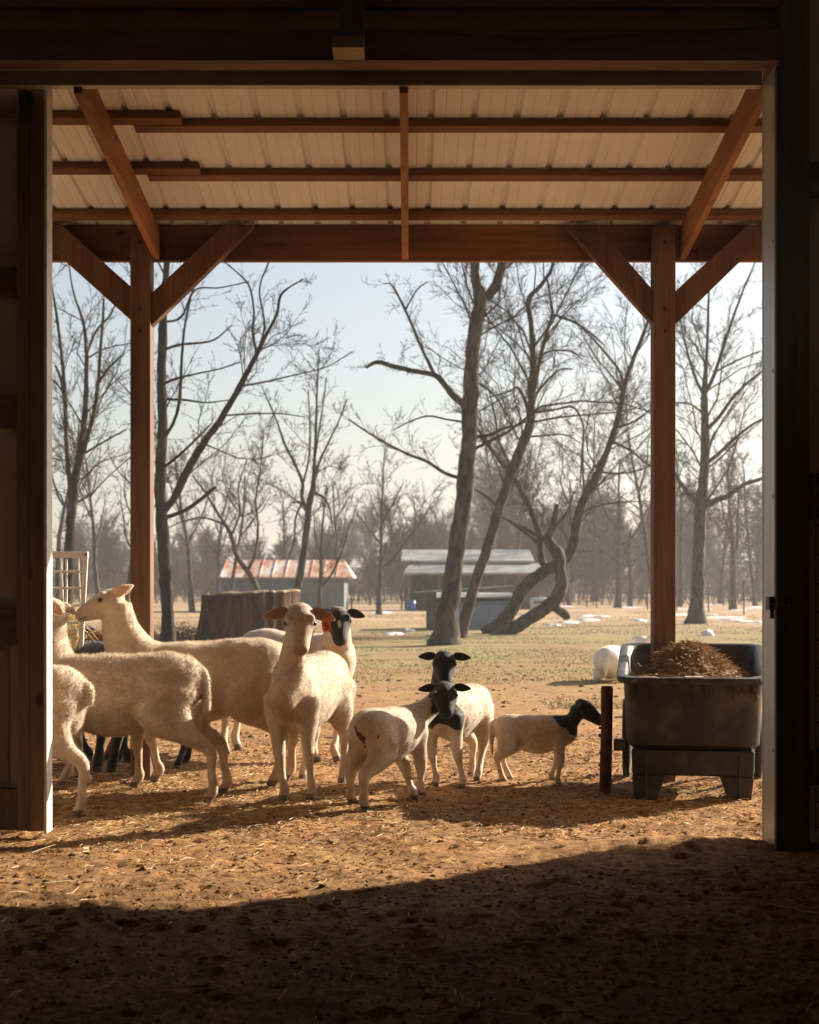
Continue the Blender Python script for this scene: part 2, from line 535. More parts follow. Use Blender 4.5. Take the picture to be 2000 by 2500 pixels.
# header over the opening
m = MB(); m.box(-7.0, JX + 0.002, 7.0, 7.05, 3.605, 3.75); bpart(m, "header_beam", dark_x, 0.003)
m = MB(); m.box(-7.0, JX + 0.002, 7.052, 7.215, 3.638, 3.69); bpart(m, "header_plate", wood_x, 0.003)
m = MB(); m.box(-7.0, JX + 0.002, 7.0, 7.05, 3.85, 4.02); bpart(m, "upper_girt", dark_x, 0.003)
# truss heel hanging down in front of the header, with its pale block
m = MB(); m.box(-0.312, -0.205, 6.85, 6.995, 3.66, 5.0); bpart(m, "truss_heel", dark_z, 0.003)
m = MB(); m.box(-0.345, -0.203, 6.83, 6.998, 3.605, 3.658); bpart(m, "nailing_block", pale_wood, 0.004)
# sliding door track outside, galvanised
m = MB()
m.box(-6.9, JX + 0.0, 7.30, 7.36, 3.588, 3.70)
m.box(-6.9, JX + 0.0, 7.265, 7.298, 3.655, 3.70)
bpart(m, "door_track", track_metal, 0.006)
# cable sagging along the header
m = MB()
pts = [P(x, y, 6.985) for x, y in ((1000, 72), (1100, 82), (1250, 90), (1400, 96), (1520, 86), (1650, 74), (1800, 70), (1880, 68))]
m.tube(pts, 0.0035, 6); bpart(m, "cable", rust_m)
# sliding door, part drawn across on the left
DX = -1.757
door = empty("sliding_door", (0, 7.0, 0)); door.parent = barn; door.matrix_parent_inverse = Matrix.Identity(4)
door.location = (0, 0, 0)
m = MB(); m.box(DX - 0.082, DX - 0.012, 7.44, 7.53, 0.02, 3.70); bpart(m, "stile", door_wood, 0.004, door)
m = MB(); m.box(DX - 0.150, DX - 0.0845, 7.452, 7.53, 0.02, 3.70); bpart(m, "stile", door_wood, 0.004, door)
m = MB(); m.box(DX - 0.0115, DX + 0.002, 7.43, 7.545, 0.01, 3.70); bpart(m, "edge_trim", white_metal, 0, door)
m = MB(); m.box(-4.2, DX - 0.151, 7.528, 7.540, 0.06, 3.70); bpart(m, "door_panel", siding_m, 0, door)
for z0, z1 in ((0.02, 0.22), (0.92, 1.10), (1.98, 2.14), (2.62, 2.76), (3.50, 3.69)):
    m = MB(); m.box(-4.2, DX - 0.1515, 7.475, 7.527, z0, z1); bpart(m, "rail", door_wood if z0 < 0.5 else dark_x, 0.003, door)
m = MB(); m.box(-4.2, DX - 0.20, 7.50, 7.527, 0.24, 0.90); bpart(m, "kick_board", mat_wood("kick_board_timber", (0.24, 0.17, 0.11), (0.36, 0.27, 0.18), 2, False), 0.003, door)
m = MB(); m.tube([(DX - 0.10, 7.40, 3.555), (DX - 0.10, 7.40, 3.62)], 0.014, 8); m.box(DX - 0.13, DX - 0.07, 7.425, 7.438, 3.46, 3.60); bpart(m, "hanger", dark_metal, 0, door)

# wire stock panel leaning inside, at the far right
wp = empty("stock_fence", (1.83, 6.93, 0))
tag(wp, "dark welded wire stock panel fixed inside the barn wall at the right edge", "fence")
m = MB()
for i in range(13):
    z = 0.12 + i * 0.115 + 0.004 * i * i * 0.2
    m.tube([(0, 0, z), (1.6, 0, z)], 0.004, 6)
m.build("horizontal_wire", rust_m, wp)
m = MB()
for i in range(9): m.tube([(0.005 + i * 0.2, 0.008, 0.1), (0.005 + i * 0.2, 0.008, 1.72)], 0.004, 6)
m.build("upright_wire", rust_m, wp)


# --------------------------------------------------------------- lean-to
lean = empty("lean_to", (0, 9.55, 0))
tag(lean, "open timber lean-to with ribbed cream metal roof outside the barn door", "lean-to")
LI = Matrix.Translation((0, -9.55, 0))


def lpart(mb, name, mat, bevel=0.004, label=None):
    o = mb.build(name, mat, lean, inv=LI, bevel=bevel)
    if label: o['label'] = label
    return o


SL = 0.137


def roof_z(Y):
    return 3.515 - SL * (Y - 9.37)


# ribbed roof sheet
prof = []
pitch = 0.2286
x = -6.4 + 0.03
x0r = 0.0
k0 = -28
for k in range(k0, 29):
    xr = -0.118 + k * pitch
    prof += [(xr - 0.022, 0), (xr - 0.010, 0.019), (xr + 0.010, 0.019), (xr + 0.022, 0)]
    for f in (0.33, 0.67):
        xm = xr + pitch * f
        prof += [(xm - 0.007, 0), (xm, 0.0035), (xm + 0.007, 0)]
m = MB()
Ys = [7.30, 8.0, 8.7, 9.4, 9.8, 10.12]
vs = [Vector((px_, Y, roof_z(Y) + pz)) for Y in Ys for px_, pz in prof]
n = len(prof)
fs = [(i * n + j, i * n + j + 1, (i + 1) * n + j + 1, (i + 1) * n + j) for i in range(len(Ys) - 1) for j in range(n - 1)]
m.add(vs, fs)
ro = lpart(m, "roof_sheet", roof_in, 0)
sm = ro.modifiers.new("solid", 'SOLIDIFY'); sm.thickness = 0.0015; sm.offset = 1
# fascia closing the eave
m = MB(); m.box(-6.4, 6.4, 10.05, 10.09, roof_z(10.09) - 0.068, roof_z(10.09) - 0.004); lpart(m, "fascia", wood_x)
# purlins laid flat on the rafters, lapped at the left rafter
for Yp in (7.55, 8.17, 8.82, 9.42, 9.93):
    zt = roof_z(Yp) - 0.004
    segs = [(-1.46, 6.4, 0.0), (-6.4, -1.20, -0.095)] if Yp == 8.17 else [(-1.5, 6.4, 0.0), (-6.4, -1.19, -0.095)] if Yp == 8.82 else [(-6.4, 6.4, 0.0)]
    for xa, xb, dy in segs:
        m = MB()
        M = Matrix.Translation((0, Yp + dy, roof_z(Yp + dy) - 0.006)) @ Matrix.Rotation(-math.atan(SL), 4, 'X')
        wid = 0.089
        m.box(xa, xb, -wid / 2, wid / 2, -0.040, 0.0, M)
        lpart(m, "purlin", wood_x)
# rafters
for xa, xb in ((-1.602, -1.562), (-0.048, -0.006), (1.684, 1.726), (-5.0, -4.96), (4.98, 5.02)):
    m = MB()
    Ya, Yb = 7.32, 9.60
    for_v = []
    for X in (xa, xb):
        for Y in (Ya, Yb):
            zt = roof_z(Y) - 0.048
            for_v += [Vector((X, Y, zt - 0.19)), Vector((X, Y, zt))]
    m.add(for_v, [(0, 1, 3, 2), (4, 6, 7, 5), (0, 4, 5, 1), (2, 3, 7, 6), (1, 5, 7, 3), (0, 2, 6, 4)])
    lpart(m, "rafter", wood_y)
# eave beam, standing behind the posts
m = MB(); m.box(-6.4, 6.4, 9.642, 9.70, 3.247, 3.475); lpart(m, "eave_beam", wood_x)
# posts
for xa, xb in ((-1.728, -1.604), (1.512, 1.647), (-5.0, -4.87), (4.82, 4.95)):
    m = MB(); m.box(xa, xb, 9.50, 9.64, -0.2, 3.44); lpart(m, "post", wood_z)
# knee braces


def brace(pts_px, y0, y1):
    m = MB()
    fr = [P(x, y, y0) for x, y in pts_px]
    bk = [Vector((v.x, y1, v.z)) for v in fr]
    m.add(fr + bk, [(0, 1, 2, 3), (7, 6, 5, 4), (0, 4, 5, 1), (1, 5, 6, 2), (2, 6, 7, 3), (3, 7, 4, 0)])
    m2 = lpart(m, "knee_brace", wood_z, 0.003)
    bm = bmesh.new(); bm.from_mesh(m2.data); bmesh.ops.recalc_face_normals(bm, faces=bm.faces); bm.to_mesh(m2.data); bm.free()


brace([(369, 795), (369, 716), (548, 548), (622, 548)], 9.53, 9.62)
brace([(320, 782), (320, 700), (150, 548), (60, 548)], 9.53, 9.62)
brace([(1602, 797), (1602, 716), (1455, 548), (1380, 548)], 9.53, 9.62)
brace([(1652, 790), (1652, 708), (1826, 548), (1900, 548)], 9.53, 9.62)
for bx, by_, bz in ((-1.666, 9.497, 2.78), (-1.666, 9.497, 2.92), (1.58, 9.497, 2.78), (1.58, 9.497, 2.92), (-1.666, 9.497, 3.33), (1.58, 9.497, 3.33)):
    m = MB(); m.tube([(bx, by_ - .012, bz), (bx, by_ + .004, bz)], .011, 8); lpart(m, "bolt", dark_metal, 0)
# unseen sheeting added in the next bay to cast shade through the doorway
m = MB()
for i in range(30):
    m.box(4.66 + i * 0.058, 4.66 + i * 0.058 + 0.056, 9.66 + 0.045 + (0.012 if i % 2 else 0), 9.73 + (0.012 if i % 2 else 0), 2.15, 3.44)
lpart(m, "added_shade_sheeting", trim_metal, 0)

#@@BACK
# ------------------------------------------------------------------ trees
TWIG = 1.75


class Tubes:
    def __init__(self):
        self.V = []; self.T = []; self.n = 0

    def add(self, pts, rad, sides):
        pts = np.asarray(pts, dtype=float); rad = np.asarray(rad, dtype=float)
        m = len(pts)
        tan = np.empty_like(pts)
        tan[1:-1] = pts[2:] - pts[:-2]; tan[0] = pts[1] - pts[0]; tan[-1] = pts[-1] - pts[-2]
        tan /= np.linalg.norm(tan, axis=1)[:, None] + 1e-9
        ref = np.array([0.31, 0.9, 0.2]) if abs(tan[0, 1]) < 0.8 else np.array([0.9, 0.1, 0.3])
        u = ref - tan * (tan @ ref)[:, None]
        u /= np.linalg.norm(u, axis=1)[:, None] + 1e-9
        s = np.cross(tan, u)
        an = np.arange(sides) * 2 * math.pi / sides
        ring = (u[:, None, :] * np.cos(an)[None, :, None] + s[:, None, :] * np.sin(an)[None, :, None]) * rad[:, None, None] + pts[:, None, :]
        if rad.max() > .05:
            k_ = vnoise(np.arange(sides)[None, :] * 1.7 + pts[:, :1] * 3, pts[:, 2:3] * 3.1 + 5, 8) * .17 + vnoise(np.arange(sides)[None, :] * 2.9 + 0 * pts[:, :1], pts[:, 2:3] * 9.0 + pts[:, :1] * 5, 9) * .16
            ring = pts[:, None, :] + (ring - pts[:, None, :]) * (1 + k_)[:, :, None]
        self.V.append(ring.reshape(-1, 3))
        i = np.arange(m - 1)[:, None] * sides; k = np.arange(sides)[None, :]; k2 = (k + 1) % sides
        q = np.stack([i + k, i + k2, i + sides + k2, i + sides + k], -1).reshape(-1, 4) + self.n
        self.T.append(q)
        self.n += m * sides

    def batch(self, P_, R_, sides):
        n, m, _ = P_.shape
        tan = np.empty_like(P_)
        tan[:, 1:-1] = P_[:, 2:] - P_[:, :-2]; tan[:, 0] = P_[:, 1] - P_[:, 0]; tan[:, -1] = P_[:, -1] - P_[:, -2]
        tan /= np.linalg.norm(tan, axis=2)[..., None] + 1e-9
        ref = np.array([0.31, 0.9, 0.2])
        u = ref - tan * (tan @ ref)[..., None]
        u /= np.linalg.norm(u, axis=2)[..., None] + 1e-9
        sd_ = np.cross(tan, u)
        an = np.arange(sides) * 2 * math.pi / sides
        ring = (u[:, :, None] * np.cos(an)[:, None] + sd_[:, :, None] * np.sin(an)[:, None]) * R_[:, :, None, None] + P_[:, :, None]
        self.V.append(ring.reshape(-1, 3))
        b = np.arange(n)[:, None, None] * m * sides + np.arange(m - 1)[None, :, None] * sides
        k = np.arange(sides)[None, None]; k2 = (k + 1) % sides
        self.T.append(np.stack([b + k, b + k2, b + sides + k2, b + sides + k], -1).reshape(-1, 4) + self.n)
        self.n += n * m * sides

    def build(self, name, mat, parent=None, smooth=True):
        off = np.array(parent.location) if parent is not None else np.zeros(3)
        return np_mesh(name, np.concatenate(self.V) - off, np.concatenate(self.T), mat, parent, smooth)


def crom(pts, k=5):
    """Catmull-Rom resample; pts (n,d)"""
    p = np.asarray(pts, dtype=float)
    p = np.vstack([2 * p[0] - p[1], p, 2 * p[-1] - p[-2]])
    out = []
    for i in range(1, len(p) - 2):
        for t in np.linspace(0, 1, k, endpoint=False):
            a, b, c, d = p[i - 1], p[i], p[i + 1], p[i + 2]
            out.append(0.5 * ((2 * b) + (-a + c) * t + (2 * a - 5 * b + 4 * c - d) * t * t + (-a + 3 * b - 3 * c + d) * t ** 3))
    out.append(p[-2])
    return np.array(out)


def unit(v):
    return v / (np.linalg.norm(v) + 1e-9)


def urows(v):
    return v / (np.linalg.norm(v, axis=1)[:, None] + 1e-9)


def spawn(tw, pts, rad, level, maxlev, rg, dens, lenk, rmin=0.003, up=0.25, spread=0.9, tstart=0.2):
    """grow side shoots off a limb given as points and radii"""
    seg = np.linalg.norm(np.diff(pts, axis=0), axis=1)
    L = seg.sum()
    if L < 0.05: return
    cum = np.concatenate([[0], np.cumsum(seg)]) / L
    n = max(3, int(dens * L * TWIG))
    t = rg.uniform(tstart, 1.0, n); t[0] = .98
    i = np.clip(np.searchsorted(cum, t), 1, len(pts) - 1)
    fr = ((t - cum[i - 1]) / np.maximum(cum[i] - cum[i - 1], 1e-6))[:, None]
    p = pts[i - 1] + (pts[i] - pts[i - 1]) * fr
    d = urows(pts[i] - pts[i - 1])
    rv = rg.normal(size=(n, 3)); side = urows(rv - d * np.sum(rv * d, 1)[:, None])
    ang = rg.uniform(0.4, spread, n)[:, None]
    dd = urows(d * np.cos(ang) + side * np.sin(ang) + np.array([0, 0, up]) * rg.uniform(.2, 1, (n, 1)))
    ln = lenk * 1.55 * L * rg.uniform(0.25, 1.0, n) * (1.15 - 0.6 * t)
    if level == 0: ln = np.minimum(ln, 4.5)
    r = np.maximum(rmin, np.minimum(rad[i] * rg.uniform(.3, .55, n), ln * .0075))
    m = 5 if level < 2 else 4
    q = [p]
    for _ in range(m):
        dd = urows(dd + rg.normal(size=(n, 3)) * 0.24 + np.array([0, 0, 0.04]))
        q.append(q[-1] + dd * (ln / m)[:, None])
    q = np.stack(q, 1)
    rr = r[:, None] + (np.maximum(rmin * .6, r * .25) - r)[:, None] * np.linspace(0, 1, m + 1)[None]
    tw.batch(q, rr, 4 if level == 0 else 3)
    if level + 1 < maxlev:
        for j in range(n):
            spawn(tw, q[j], rr[j], level + 1, maxlev, rg, dens * 1.75 / max(ln[j] / max(L, .1), .25) * 0.42, lenk * 0.92, rmin, up, spread, 0.15)


def traced_tree(name, label, group, Y, limbs, seed, dens=2.2, lenk=0.33, maxlev=3, rmin=0.0036, mat=None, depth=0.35, tmat=None, root_flare=True):
    """limbs: list of [(px,py,width_px), ...] ; the first is the trunk. Each limb leaves the picture plane by its own slope."""
    rg = np.random.default_rng(seed)
    b = G(limbs[0][0][0], HOR + F * EYE / Y)
    zb = gz(b.x, b.y)
    root = empty(name, (b.x, Y, zb))
    tag(root, label, "tree", group)
    tr, tw = Tubes(), Tubes()
    done = []
    for li, lb in enumerate(limbs):
        a = np.array([[*P(x, y, Y), w_ * Y / F / 2] for x, y, w_ in lb])
        if li == 0:
            a[0, 2] = zb - 0.12
            drift = rg.uniform(-0.06, 0.06)
            a[:, 1] += drift * (a[:, 2] - a[0, 2])
        else:
            # start on the nearest earlier limb
            q = np.concatenate(done)
            dmin = np.linalg.norm(q[:, [0, 2]] - a[0, [0, 2]], axis=1)
            st = q[np.argmin(dmin)]
            dist = np.concatenate([[0], np.cumsum(np.linalg.norm(np.diff(a[:, [0, 2]], axis=0), axis=1))])
            a[:, 1] = st[1] + rg.uniform(0.35, 1.0) * rg.choice([-1, 1]) * depth * dist
            if dmin.min() < 0.8: a[0, :3] = st[:3]
        c = crom(a, 7)
        c[:, :3] += rg.normal(size=(len(c), 3)) * (c[:, 3:4] * 0.05)
        c[:, 3] *= rg.uniform(.95, 1.05, len(c))
        c[:, 3] = np.clip(c[:, 3], rmin, None)
        if li == 0 and root_flare:
            hgt = c[:, 2] - zb
            c[:, 3] *= 1 + 0.55 * np.exp(-np.clip(hgt, 0, None) / 0.22)
        tr.add(c[:, :3], c[:, 3], 14 if c[0, 3] > 0.06 else 6)
        done.append(c)
        spawn(tw, c[:, :3], c[:, 3], 0, maxlev, rg, dens * (0.75 if li == 0 else 1.2), lenk, rmin, 0.25, 1.0, 0.30 if li == 0 else 0.15)
    t_o = tr.build("trunk", tmat or bark_m, root)
    tw.build("crown", mat or twig_m, root, smooth=False)
    return root


def wild_tree(name, label, group, X, Y, hgt, seed, r=None, lean=0.0, dens=2.0, maxlev=3, rmin=0.006, mat=None, fork=0.45, nl=6, tmat=None):
    rg = np.random.default_rng(seed)
    zb = gz(X, Y)
    root = empty(name, (X, Y, zb)); tag(root, label, "tree", group)
    tr, tw = Tubes(), Tubes()
    r = r or hgt * 0.014
    n = 7
    pts = [np.array([X, Y, zb - 0.1])]
    d = unit(np.array([lean, rg.uniform(-.06, .06), 1.0]))
    for i in range(n):
        d = unit(d + rg.normal(size=3) * 0.07 + np.array([0, 0, 0.05]))
        pts.append(pts[-1] + d * hgt * 0.85 / n)
    tp = np.array(pts); trr = np.linspace(r, r * 0.3, n + 1); trr[0] *= 1.4
    tr.add(tp, trr, 8)
    spawn(tw, tp, trr, 0, maxlev, rg, dens, 0.26, rmin, 0.3, 0.9, 0.4)
    for k in range(nl):
        i = rg.integers(int(n * fork), n)
        an = rg.uniform(0, 6.28)
        d = unit(np.array([math.cos(an) * 0.8, math.sin(an) * 0.8, 0.9]))
        L = hgt * rg.uniform(0.28, 0.45)
        q = [tp[i]]
        for _ in range(6):
            d = unit(d + rg.normal(size=3) * 0.16 + np.array([0, 0, 0.10])); q.append(q[-1] + d * L / 6)
        q = np.array(q); rr = np.linspace(trr[i] * 0.6, rmin, 7)
        tr.add(q, rr, 6)
        spawn(tw, q, rr, 0, maxlev, rg, dens * 1.2, 0.36, rmin, 0.3, 1.0, 0.15)
    tr.build("trunk", tmat or bark_m, root); tw.build("crown", mat or twig_m, root, smooth=False)
    return root


TG = "bare trees in the paddock"
traced_tree("bare_tree", "tall grey barked bare tree whose thick trunk forks just under the eave beam", TG, 30.5, [
    [(1085, 1575, 58), (1092, 1520, 50), (1108, 1400, 44), (1128, 1250, 42), (1143, 1120, 40), (1148, 1000, 40), (1152, 880, 36), (1163, 790, 36), (1172, 740, 34), (1160, 690, 22), (1157, 620, 21), (1150, 500, 18), (1140, 380, 12), (1150, 260, 7)],
    [(1172, 745, 24), (1205, 710, 24), (1228, 640, 23), (1240, 560, 20), (1262, 430, 14), (1270, 300, 8)],
    [(1128, 1005, 18), (1105, 965, 16), (1075, 925, 15), (1055, 912, 13), (1015, 903, 12), (960, 888, 11), (920, 876, 10), (892, 888, 7)],
    [(1062, 915, 9), (1030, 845, 8), (1008, 790, 7), (990, 747, 7), (975, 715, 6), (955, 680, 4), (935, 676, 3)],
    [(990, 747, 5), (1005, 720, 4), (1022, 695, 4), (1045, 680, 3)],
    [(1116, 1172, 10), (1085, 1155, 9), (1045, 1128, 8), (1000, 1110, 7), (950, 1085, 6), (900, 1055, 5), (850, 1020, 4)],
    [(1130, 1035, 6), (1095, 1028, 5), (1050, 1020, 5), (1010, 1030, 4), (960, 1055, 3)],
    [(1160, 1080, 10), (1190, 1066, 9), (1230, 1050, 8), (1262, 1043, 7), (1290, 1030, 5)],
    [(1150, 930, 7), (1195, 955, 6), (1225, 990, 5), (1240, 1030, 4)],
], 11, 2.6, 0.30)
traced_tree("bare_tree", "slender crooked bare tree leaning right close behind the thick forked trunk", TG, 35.0, [
    [(1118, 1556, 30), (1140, 1495, 26), (1165, 1410, 25), (1195, 1320, 24), (1222, 1230, 24), (1250, 1150, 24), (1278, 1080, 24), (1292, 1040, 22), (1297, 980, 18), (1300, 880, 15), (1296, 800, 13), (1289, 737, 12), (1318, 702, 10), (1345, 660, 9), (1352, 600, 7), (1345, 500, 5)],
    [(1300, 975, 12), (1312, 900, 11), (1330, 820, 9), (1342, 780, 8), (1335, 740, 6), (1328, 700, 5)],
    [(1342, 782, 7), (1390, 800, 6), (1430, 830, 5), (1460, 860, 4)],
    [(1310, 880, 6), (1345, 862, 5), (1390, 862, 5), (1420, 880, 3)],
    [(1300, 975, 7), (1335, 930, 6), (1370, 900, 5), (1400, 897, 4)],
    [(1290, 1035, 10), (1280, 980, 8), (1262, 950, 7), (1240, 960, 5), (1190, 975, 4)],
    [(1300, 1010, 7), (1350, 1002, 6), (1400, 995, 6), (1425, 1040, 5), (1423, 1100, 5), (1420, 1180, 4)],
    [(1245, 1160, 9), (1215, 1120, 8), (1190, 1090, 7), (1160, 1060, 6)],
    [(1295, 1080, 6), (1320, 1065, 5), (1380, 1060, 4), (1420, 1080, 3)],
    [(1225, 1240, 7), (1190, 1215, 6), (1150, 1190, 5)],
], 12, 2.6, 0.30)
traced_tree("bare_tree", "bent bare tree with low curving trunk sweeping up to the right post", TG, 38.0, [
    [(1190, 1548, 36), (1225, 1525, 34), (1255, 1480, 32), (1285, 1430, 32), (1330, 1395, 30), (1375, 1370, 30), (1400, 1335, 26), (1412, 1270, 24), (1430, 1215, 22), (1460, 1160, 20), (1490, 1085, 16), (1515, 1010, 14), (1527, 945, 13), (1548, 880, 11), (1570, 825, 9), (1590, 770, 7), (1605, 700, 5)],
    [(1345, 1395, 18), (1325, 1370, 18), (1318, 1300, 16), (1300, 1245, 15), (1272, 1185, 13), (1235, 1130, 12), (1205, 1090, 10), (1165, 1030, 8), (1150, 985, 6)],
    [(1345, 1330, 10), (1300, 1310, 9), (1255, 1275, 8), (1225, 1255, 6)],
    [(1527, 945, 9), (1515, 905, 7), (1480, 865, 6), (1440, 825, 5), (1400, 790, 4)],
    [(1515, 1048, 8), (1545, 1030, 6), (1590, 1000, 4)],
    [(1505, 1075, 8), (1540, 1098, 6), (1575, 1130, 5), (1595, 1140, 4)],
    [(1430, 1215, 7), (1423, 1150, 5), (1422, 1080, 4)],
    [(1470, 1150, 6), (1520, 1155, 5), (1570, 1145, 4), (1595, 1135, 3)],
], 13, 2.4, 0.30)
traced_tree("fallen_tree", "crooked half fallen trunk with elbow and sawn stub beside the bent tree", TG, 37.2, [
    [(1205, 1546, 30), (1260, 1530, 32), (1310, 1500, 32), (1345, 1475, 32), (1368, 1445, 32), (1370, 1400, 30), (1362, 1350, 32), (1340, 1318, 20), (1352, 1285, 18), (1362, 1230, 10)],
    [(1345, 1478, 24), (1366, 1490, 22), (1383, 1502, 21), (1386, 1512, 14)],
    [(1362, 1350, 18), (1335, 1320, 16), (1300, 1300, 10), (1270, 1280, 6)],
    [(1358, 1290, 10), (1385, 1250, 6), (1400, 1200, 4)],
], 14, 1.2, 0.22, 2, root_flare=False)
traced_tree("bare_tree", "upright bare tree with spreading limbs right of the right post", TG, 46.0, [
    [(1700, 1525, 40), (1704, 1440, 32), (1708, 1340, 30), (1712, 1240, 30), (1722, 1150, 23), (1724, 1050, 20), (1722, 965, 17), (1728, 880, 8), (1732, 790, 7), (1735, 700, 5), (1738, 600, 3)],
    [(1718, 1245, 18), (1750, 1222, 15), (1785, 1208, 13), (1825, 1180, 11), (1862, 1168, 9), (1900, 1150, 6)],
    [(1705, 1235, 14), (1685, 1205, 12), (1662, 1172, 10), (1640, 1130, 7)],
    [(1722, 965, 9), (1700, 925, 8), (1680, 870, 6), (1660, 800, 5), (1650, 720, 3)],
    [(1724, 962, 10), (1745, 915, 9), (1765, 850, 8), (1790, 770, 6), (1815, 700, 5), (1840, 640, 3)],
    [(1724, 1055, 10), (1755, 1020, 9), (1790, 970, 8), (1830, 930, 6), (1870, 900, 4)],
    [(1725, 1140, 10), (1765, 1100, 9), (1810, 1060, 8), (1850, 1030, 6), (1890, 1010, 4)],
    [(1750, 905, 6), (1800, 880, 5), (1850, 860, 4)],
    [(1720, 1010, 6), (1690, 985, 5), (1650, 980, 4)],
], 15, 2.1, 0.28, rmin=0.005)
traced_tree("bare_tree", "straight dark bare tree just right of the left post with one long slanting limb", TG, 27.5, [
    [(412, 1560, 34), (408, 1480, 30), (402, 1380, 30), (396, 1280, 31), (391, 1180, 28), (396, 1060, 24), (394, 940, 23), (396, 820, 21), (402, 700, 17), (408, 600, 14), (405, 480, 10), (410, 360, 6)],
    [(408, 1250, 20), (430, 1212, 19), (465, 1145, 19), (510, 1080, 17), (550, 1030, 16), (580, 985, 14), (610, 935, 13), (640, 885, 11), (662, 845, 8), (690, 795, 7), (700, 755, 6), (725, 735, 4), (755, 720, 3)],
    [(640, 885, 7), (630, 830, 6), (632, 780, 5), (620, 720, 5), (595, 690, 4), (560, 660, 3)],
    [(640, 885, 6), (660, 820, 5), (650, 740, 4), (672, 680, 4), (690, 640, 3)],
    [(404, 1265, 12), (440, 1250, 11), (480, 1222, 10), (520, 1186, 8)],
    [(400, 1075, 9), (425, 1030, 8), (440, 980, 8), (447, 900, 7), (455, 820, 6), (470, 750, 5), (490, 680, 4)],
    [(398, 935, 8), (430, 925, 7), (480, 915, 5), (540, 905, 4), (590, 890, 3)],
    [(400, 850, 8), (440, 842, 7), (520, 835, 5), (570, 800, 3)],
    [(400, 970, 7), (450, 975, 6), (500, 980, 4), (560, 972, 3)],
    [(402, 1150, 8), (440, 1110, 7), (490, 1065, 5), (520, 1035, 3)],
    [(605, 960, 6), (650, 945, 5), (720, 925, 4), (800, 900, 3), (860, 860, 2.5)],
    [(575, 1030, 5), (640, 1020, 4), (700, 1022, 3), (750, 1030, 2.5)],
    [(405, 790, 7), (440, 770, 6), (470, 700, 5), (530, 690, 4), (600, 670, 3)],
], 16, 2.3, 0.27, mat=twig_m, tmat=bark_d)
traced_tree("bare_tree", "bushy bare tree of several rising stems left of the left post", TG, 30.0, [
    [(165, 1575, 30), (165, 1450, 26), (168, 1350, 25), (172, 1250, 24), (180, 1180, 20), (192, 1100, 18), (202, 1010, 15), (205, 930, 12), (205, 860, 10), (196, 780, 7), (170, 700, 5), (155, 600, 3)],
    [(172, 1240, 14), (168, 1150, 12), (165, 1050, 11), (165, 950, 10), (160, 860, 8), (150, 760, 6), (140, 690, 4)],
    [(180, 1180, 12), (210, 1080, 12), (232, 1010, 11), (245, 940, 10), (252, 870, 8), (262, 790, 7), (265, 740, 5)],
    [(245, 940, 7), (275, 900, 6), (310, 870, 4)],
    [(205, 860, 7), (225, 800, 6), (255, 760, 5), (280, 700, 3)],
    [(165, 1000, 8), (150, 930, 7), (132, 890, 5)],
    [(205, 870, 5), (250, 845, 4), (310, 830, 3)],
    [(190, 1110, 7), (250, 1080, 5), (310, 1050, 4)],
], 17, 2.3, 0.26)
traced_tree("bare_tree", "small vase shaped bare tree with knotty pollard fork standing before the rusty roof", TG, 44.0, [
    [(712, 1538, 20), (722, 1460, 19), (738, 1380, 18), (748, 1300, 17), (757, 1220, 16), (765, 1190, 14), (768, 1130, 8), (772, 1050, 7), (775, 950, 5), (780, 850, 3)],
    [(748, 1245, 9), (738, 1215, 9), (740, 1180, 8), (720, 1130, 7), (700, 1090, 6), (680, 1030, 5), (655, 970, 3)],
    [(766, 1170, 7), (785, 1120, 6), (805, 1080, 5), (830, 1030, 4), (850, 980, 3)],
    [(742, 1235, 8), (730, 1226, 7), (715, 1228, 5)],
    [(765, 1205, 7), (790, 1215, 6), (805, 1240, 5), (812, 1280, 3)],
    [(738, 1185, 5), (757, 1120, 5), (760, 1040, 4), (757, 960, 3)],
    [(768, 1130, 5), (790, 1000, 4), (800, 930, 3)],
    [(735, 1230, 6), (722, 1270, 5), (720, 1320, 4), (705, 1370, 3)],
], 18, 2.6, 0.25, rmin=0.005)
traced_tree("bare_tree", "leaning bare sapling crossing the left end of the rusty roofed shed", TG, 48.0, [
    [(640, 1520, 16), (628, 1440, 15), (605, 1395, 13), (580, 1360, 12), (565, 1310, 11), (550, 1280, 9), (530, 1250, 7), (500, 1200, 5), (470, 1160, 3)],
    [(605, 1395, 8), (625, 1350, 7), (632, 1290, 6), (628, 1220, 5), (640, 1150, 4), (650, 1060, 3)],
    [(565, 1310, 6), (585, 1250, 5), (580, 1190, 4), (600, 1120, 3)],
    [(550, 1280, 6), (500, 1265, 5), (450, 1275, 4), (420, 1290, 3)],
], 19, 2.6, 0.3, rmin=0.005)
traced_tree("bare_tree", "thin twin stemmed bare sapling in front of the shed's right half", TG, 52.0, [
    [(780, 1512, 11), (781, 1450, 10), (784, 1390, 9), (785, 1330, 7), (790, 1260, 5), (800, 1190, 3)],
    [(783, 1445, 7), (810, 1400, 6), (835, 1345, 5), (850, 1290, 3), (870, 1230, 2.5)],
    [(785, 1360, 5), (770, 1310, 4), (765, 1250, 3)],
], 20, 2.6, 0.3, rmin=0.005)
traced_tree("bare_tree", "lone slim bare tree standing between the two sheds", TG, 60.0, [
    [(925, 1500, 12), (927, 1440, 10), (930, 1370, 9), (931, 1300, 8), (932, 1240, 6), (935, 1170, 4), (940, 1090, 3)],
    [(930, 1390, 6), (965, 1360, 5), (1000, 1310, 4), (1030, 1270, 3)],
    [(931, 1330, 5), (900, 1290, 4), (870, 1250, 3)],
    [(932, 1280, 5), (960, 1230, 4), (985, 1180, 3)],
], 21, 2.4, 0.32, rmin=0.006)
